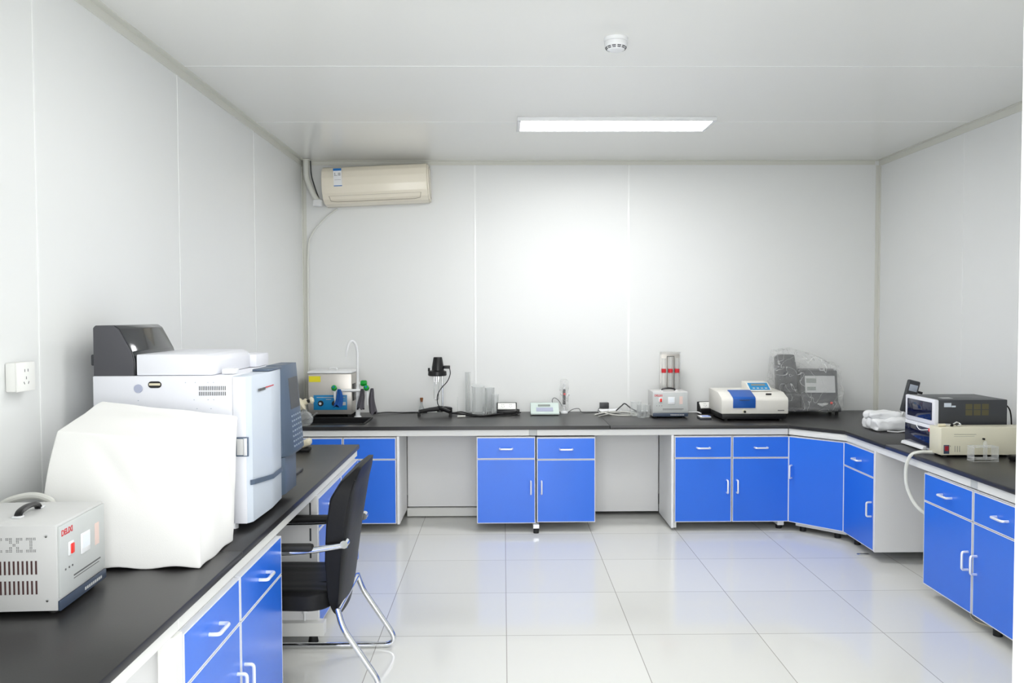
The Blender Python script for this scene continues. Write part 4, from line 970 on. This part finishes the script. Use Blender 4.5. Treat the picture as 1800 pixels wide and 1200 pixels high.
# photometer
t = thing('photometer', 'white photometer with blue sample lid and blue keypad on the back bench', 'laboratory instrument', (1.82, 6.10, HC))
pf = [(-0.170, 0.052), (-0.172, 0.150), (-0.162, 0.168), (-0.06, 0.202), (0.20, 0.210), (0.20, 0.052)]
b = B(); prism(b, pf, 'x', -0.242, 0.243, 0.006); bd = obj('casing', b, 'off_white', t)
b = B(); box(b, -0.232, 0.235, -0.150, 0.19, 0.012, 0.051, 0.003); obj('black_base', b, 'black', t)
b = B(); prism(b, [(-0.176, 0.095), (-0.178, 0.165), (-0.166, 0.176), (-0.045, 0.214), (-0.02, 0.214), (-0.02, 0.205), (-0.06, 0.203), (-0.162, 0.169), (-0.1725, 0.155), (-0.1715, 0.095)], 'x', -0.160, 0.003, 0.002); lid = obj('sample_lid', b, 'lid_blue', t)
b = B(); box(b, -0.115, -0.04, -0.180, -0.1765, 0.150, 0.155, 0.001); obj('lid_grip', b, 'navy', lid)
b = B(); prism(b, [(-0.055, 0.206), (0.055, 0.262), (0.16, 0.266), (0.16, 0.206)], 'x', -0.005, 0.165, 0.004); dp = obj('display_housing', b, 'off_white', t)
a_ = math.atan2(0.056, 0.110); mt = Matrix.Translation((0.08, 0.0, 0.2345)) @ Matrix.Rotation(a_, 4, 'X')
b = B(); box(b, -0.075, 0.072, -0.045, 0.050, 0.0008, 0.0022, mx=mt); kpd = obj('keypad', b, 'panel_blue', dp)
b = B(); box(b, -0.052, 0.050, 0.008, 0.036, 0.0022, 0.003, mx=mt); obj('display', b, 'lcd', kpd)
b = B()
for k in range(4): box(b, -0.052+k*0.030, -0.036+k*0.030, -0.032, -0.018, 0.0022, 0.0032, mx=mt)
obj('keys', b, 'pale_print', kpd)
b = B(); box(b, 0.095, 0.135, -0.004, 0.004, -0.010, 0.012, 0.001, mx=Matrix.Translation((0, -0.113, 0.184)) @ Matrix.Rotation(math.radians(18)-PI/2+PI/2+0.3, 4, 'X')); obj('power_switch', b, 'black', t)
b = B(); cyl(b, (-0.078, -0.171, 0.072), (-0.078, -0.180, 0.072), 0.014, seg=20); kb = obj('rod_socket', b, 'beige', t)
b = B(); cyl(b, (-0.078, -0.180, 0.070), (-0.078, -0.192, 0.070), 0.008); obj('pull_rod', b, 'rubber', kb)
b = B(); box(b, 0.165, 0.212, -0.1735, -0.1715, 0.074, 0.080); obj('brand_print', b, 'print', t)
for x, y in ((-0.20, -0.13), (0.20, -0.13), (-0.20, 0.16), (0.20, 0.16)):
    b = B(); cyl(b, (x, y, 0), (x, y, 0.0125), 0.014); obj('foot', b, 'rubber', t)

# instrument under clear plastic
t = thing('bagged_instrument', 'dark grey instrument with twin displays under a crumpled clear plastic bag', 'laboratory instrument', (2.375, 6.36, HC), rz=math.radians(-6))
b = B(); prism(b, [(-0.12, 0.028), (-0.12, 0.060), (-0.045, 0.105), (0.0, 0.335), (0.10, 0.345), (0.11, 0.028)], 'x', -0.070, 0.205, 0.006); bd = obj('console', b, 'mid_grey', t)
b = B(); box(b, -0.250, -0.072, -0.04, 0.13, 0.028, 0.16, 0.012); obj('side_deck', b, 'mid_grey', t)
b = B(); prism(b, [(-0.235, 0.161), (-0.245, 0.43), (-0.22, 0.455), (-0.110, 0.455), (-0.085, 0.30), (-0.085, 0.161)], 'y', 0.02, 0.12, 0.008); obj('tower', b, 'mid_grey', t)
b = B(); prism(b, [(-0.25, 0.028), (-0.25, 0.05), (-0.072, 0.05), (-0.072, 0.028)], 'y', -0.13, -0.042, 0.004); obj('front_tray', b, 'hood_side', t)
b = B(); cyl(b, (-0.165, -0.02, 0.20), (-0.165, 0.02, 0.20), 0.035); cyl(b, (-0.165, -0.03, 0.30), (-0.165, 0.02, 0.30), 0.028); obj('sample_head', b, 'charcoal', t)
sa = math.atan2(0.230, 0.045); mt = Matrix.Translation((0.075, -0.0225, 0.220)) @ Matrix.Rotation(sa, 4, 'X')
b = B(); box(b, -0.115, 0.110, -0.055, 0.075, 0.0008, 0.003, mx=mt); fp = obj('face_plate', b, 'pale_print', t)
b = B(); box(b, -0.105, -0.030, 0.020, 0.055, 0.003, 0.0042, mx=mt); box(b, -0.100, -0.035, -0.038, -0.010, 0.003, 0.0042, mx=mt); obj('displays', b, 'lcd', fp)
mt2 = Matrix.Translation((0.06, -0.083, 0.083)) @ Matrix.Rotation(math.atan2(0.045, 0.075), 4, 'X')
b = B(); lathe(b, [(0, 0.010), (0.009, 0.009), (0.010, 0)], mx=mt2 @ Matrix.Translation((0.085, 0.01, 0))); obj('red_button', b, 'red', t)
b = B(); box(b, -0.02, 0.05, -0.006, 0.006, 0.0005, 0.0015, mx=mt2); obj('brand_print', b, 'pale_print', t)
for x in (-0.22, 0.18):
    for y in (-0.09, 0.09):
        b = B(); cyl(b, (x, y, 0), (x, y, 0.029), 0.012); obj('foot', b, 'rubber', t)
def bag(p, u):
    a = (u.x+1)/2; d = (u.y+1)/2; h = (u.z+1)/2
    x = lerp(-0.268, 0.222, a); topz = lerp(0.49, 0.36, max(0, (a-0.30)/0.70)**1.3) if a > 0.30 else 0.49-0.02*(0.3-a)
    front = -0.145+ 0.10*h*h
    y = lerp(front, 0.140, d); z = lerp(0.030, topz+0.012*d, h)
    x += -0.02*math.sin(h*PI)*(1-a)
    q = Vector((x, y, z)); 
    return q + 0.018*nvec(q*11+Vector((5, 2, 1))) + 0.012*nvec(q*34)
b = B(); rbox(b, -1, 1, -1, 1, -1, 1, 0.12, 30, bag); obj('plastic_bag', b, 'film', t)

# ------------------------------------------------------------ right bench items
t = thing('plastic_bundle', 'crumpled white plastic bag lying on the right bench by the corner', 'bag', (2.60, 5.45, HC))
def bd1(p, u):
    q = p.copy(); n_ = nvec(p*22+Vector((1, 8, 3))); q += 0.022*Vector((n_.x, n_.y, n_.z if u.z > -0.6 else 0)); q.z = max(q.z, 0.001)
    q.z *= 1-0.35*max(0, u.x)**2; return q
b = B(); rbox(b, -0.165, 0.135, -0.10, 0.13, 0.0, 0.085, 0.035, 16, bd1); obj('crumpled_plastic', b, 'white_pl', t)
b = B(); rbox(b, -0.17, 0.03, -0.06, 0.10, 0.072, 0.125, 0.022, 14, lambda p, u: p+0.018*nvec(p*20+Vector((9, 1, 2)))); obj('upper_fold', b, 'white_pl', t)
b = B(); tube(b, smooth_path([(-0.10, -0.125, 0.010), (-0.04, -0.135, 0.006), (0.02, -0.125, 0.010), (0.10, -0.135, 0.006)], 6), 0.004, 8); obj('hem', b, 'white_pl', t)
t = thing('handheld_meter', 'dark handheld meter leaning upright behind the white bag on the right bench', 'meter', (2.74, 5.62, HC))
mt = Matrix.Rotation(math.radians(14), 4, 'Y')
b = B(); box(b, -0.042, 0.042, -0.016, 0.016, 0.10, 0.325, 0.010, 3, mx=mt); hb = obj('meter_body', b, 'charcoal', t)
b = B(); box(b, -0.028, 0.028, -0.0175, -0.0158, 0.250, 0.295, 0.0005, mx=mt); obj('display', b, 'slate_l', hb)
b = B()
for i in range(3):
    for j in range(5): box(b, -0.026+i*0.019, -0.013+i*0.019, -0.0172, -0.0158, 0.130+j*0.021, 0.140+j*0.021, mx=mt)
obj('keys', b, 'mid_grey', hb)
b = B(); box(b, 0.043, 0.075, -0.010, 0.010, 0.245, 0.262, 0.002, mx=mt); obj('connector', b, 'black', hb)
b = B(); cyl(b, (-0.055, -0.02, 0.012), (0.02, 0.0, 0.125), 0.008); cyl(b, (-0.03, 0.03, 0.003), (0.02, 0.01, 0.12), 0.008); obj('stand_leg', b, 'white_pl', t)
b = B(); cyl(b, (0, 0, 0), (0, 0, 0.006), 0.055); obj('stand_foot', b, 'white_pl', t)

t = thing('pump_unit', 'charcoal instrument with white front and dark window, on top of the pump stack', 'laboratory instrument', (2.60, 4.72, HC+0.151), group='stacked pump instruments')
def pump(t, h, lower=False):
    b = B(); box(b, -0.178, 0.205, -0.172, 0.155, 0.0, h, 0.004); cs = obj('case', b, 'charcoal', t)
    b = B(); box(b, -0.205, -0.179, -0.176, 0.160, -0.0 if not lower else 0.004, h+0.001, 0.008); fr = obj('front_bezel', b, 'gc_white', t)
    b = B(); box(b, -0.2085, -0.2052, -0.150, 0.125 if not lower else 0.15, 0.028 if not lower else 0.02, h-0.018, 0.003); obj('window', b, 'window', fr)
    return cs, fr
cs, fr = pump(t, 0.145)
b = B(); box(b, -0.150, -0.110, -0.1732, -0.1722, 0.105, 0.128); box(b, -0.108, -0.085, -0.1732, -0.1722, 0.104, 0.113); obj('case_label', b, 'gc_door', cs)
b = B()
for i in range(3):
    for j in range(2): box(b, -0.030+i*0.046, 0.008+i*0.046, -0.1732, -0.1722, 0.058+j*0.034, 0.088+j*0.034)
obj('grille', b, 'olive', cs)
b = B(); box(b, -0.12, -0.06, -0.10, -0.05, 0.1452, 0.1462); obj('top_sticker', b, 'pale_print', cs)
t = thing('pump_unit', 'lower pump instrument with deep blue window, standing on the right worktop', 'laboratory instrument', (2.60, 4.72, HC), group='stacked pump instruments')
cs, fr = pump(t, 0.149, True)
b = B(); prism(b, [(-0.232, 0.006), (-0.206, 0.004), (-0.206, 0.026), (-0.226, 0.022)], 'y', -0.10, 0.155, 0.003); obj('drip_tray', b, 'white_pl', fr)
b = B(); lathe(b, [(0, 0), (0.024, 0), (0.022, 0.012), (0, 0.014)], mx=Matrix.Translation((-0.148, -0.1725, 0.045)) @ Matrix.Rotation(PI/2, 4, 'X')); obj('side_knob', b, 'white_pl', cs)
b = B(); cyl(b, (-0.206, -0.165, 0.128), (-0.228, -0.165, 0.128), 0.010); obj('red_valve', b, 'red', fr)
b = B(); tube(b, smooth_path([(-0.228, -0.155, 0.128), (-0.235, -0.08, 0.118), (-0.225, -0.02, 0.135), (-0.212, 0.0, 0.150-0.004)], 6), 0.0025, 8); obj('capillary', b, 'white_pl', fr)
cable('black cable drooping down from the rear of the pump stack', [(2.808, 4.70, 1.00), (2.86, 4.70, 1.01), (2.91, 4.70, 0.97), (2.93, 4.71, 0.88), (2.935, 4.72, 0.78), (2.93, 4.73, zc)], 0.004)
cable('short black cord looping at the rear right of the pump', [(2.808, 4.62, 0.95), (2.825, 4.61, 0.93), (2.825, 4.61, 0.90), (2.812, 4.60, 0.87), (2.815, 4.60, 0.80), (2.825, 4.60, zc)], 0.004)

t = thing('beige_module', 'long beige instrument box with small red display in front of the pump stack', 'laboratory instrument', (2.60, 4.405, HC), rz=0.0)
b = B(); box(b, -0.240, 0.290, 0.0, 0.125, 0.012, 0.160, 0.004); cs = obj('case', b, 'beige', t)
b = B(); box(b, -0.226, -0.196, -0.0025, 0.0, 0.020, 0.068, 0.001); ds = obj('display_frame', b, 'navy', cs)
b = B(); box(b, -0.221, -0.201, -0.0035, -0.0025, 0.036, 0.062); obj('red_display', b, 'redglow', ds)
b = B(); box(b, -0.17, -0.05, -0.0008, 0.0, 0.124, 0.1255); box(b, -0.17, -0.06, -0.0008, 0.0, 0.114, 0.115)
for x in (-0.165, -0.152, -0.14): box(b, x, x+0.0018, -0.0008, 0.0, 0.030, 0.062)
obj('print_lines', b, 'print', cs)
b = B(); cyl(b, (-0.012, 0.0, 0.100), (-0.012, -0.010, 0.100), 0.0055); cyl(b, (-0.190, 0, 0.062), (-0.190, -0.001, 0.062), 0.002, seg=8); obj('knob', b, 'black', cs)
for x in (-0.21, 0.26):
    for y in (0.02, 0.105):
        b = B(); cyl(b, (x, y, 0), (x, y, 0.0125), 0.010); obj('foot', b, 'rubber', t)
t = thing('tubing_fittings', 'small metal fittings lying on the left end of the beige box', 'fittings', (2.44, 4.46, HC+0.160))
b = B(); tube(b, smooth_path([(-0.05, 0, 0.006), (-0.02, 0.01, 0.010), (0.01, 0, 0.012), (0.04, 0.01, 0.022), (0.055, 0, 0.010), (0.03, -0.01, 0.006)], 6), 0.004, 8); obj('steel_tube', b, 'chrome', t)
b = B(); cyl(b, (-0.068, 0, 0.0082), (-0.03, 0, 0.0082), 0.008); obj('white_fitting', b, 'ivory', t)
b = B(); cyl(b, (0.0, 0, 0.0082), (0.012, 0.0, 0.0082), 0.008); obj('black_nut', b, 'rubber', t)

t = thing('acrylic_stand', 'small clear acrylic vial stand in front of the beige box', 'stand', (2.517, 4.285, HC))
b = B()
for x in (-0.066, 0.062): box(b, x, x+0.004, -0.03, 0.03, 0.001, 0.082)
box(b, -0.062, 0.062, -0.03, 0.03, 0.078, 0.081); box(b, -0.062, 0.062, -0.03, 0.03, 0.016, 0.019); obj('acrylic_frame', b, 'acrylic', t, smooth=False)
b = B()
for z in (0.0795, 0.004):
    for y in (-0.03, 0.03): tube(b, [(-0.066, y, z), (0.066, y, z)], 0.0016, 6)
for x in (-0.064, 0.064, 0.004):
    tube(b, [(x, -0.03, 0.003), (x, -0.03, 0.08)], 0.0016, 6)
obj('frame_edges', b, 'frosted', t)
b = B(); lathe(b, [(0, 0.020), (0.009, 0.021), (0.009, 0.095), (0.006, 0.105), (0, 0.107)], (0.012, 0, 0)); obj('vial', b, 'frosted', t)
t = thing('black_adapter', 'small black adapter with cable at the right edge of the bench', 'adapter', (2.72, 4.30, HC))
b = B(); box(b, -0.045, 0.06, -0.025, 0.025, 0.0006, 0.030, 0.006); obj('adapter_body', b, 'black', t)
b = B(); tube(b, smooth_path([(0.06, 0, 0.015), (0.10, 0.01, 0.012), (0.16, 0.03, 0.006), (0.20, 0.02, 0.005)], 5), 0.004, 8); obj('adapter_lead', b, 'rubber', t)
cable('white hose hanging in an arc from the pump over the right bench edge', [(2.372, 4.50, HC+0.012), (2.30, 4.505, HC+0.013), (2.252, 4.52, HC-0.01), (2.236, 4.535, 0.66), (2.236, 4.52, 0.56), (2.262, 4.47, 0.47), (2.32, 4.425, 0.41), (2.40, 4.43, 0.30), (2.45, 4.48, 0.15), (2.47, 4.52, 0.012), (2.50, 4.60, 0.011)], 0.0095, 'conduit', 8, 'hose', 'white_hose')
b = B(); tube(b, smooth_path([(2.44, 4.20, 0.004), (2.36, 4.10, 0.005), (2.33, 4.0, 0.004), (2.38, 3.9, 0.004)], 6), 0.0035, 8)
tag(obj('floor_cable', b, 'ivory'), 'thin yellowish cable lying on the floor beneath the right bench cabinets', 'cable')
t = thing('metal_plate', 'small shiny metal plate lying on the floor before the corner cabinet', 'plate', (2.272, 5.13, 0))
b = B(); box(b, -0.045, 0.03, -0.012, 0.012, 0.0006, 0.010, 0.002); obj('plate_body', b, 'chrome', t)
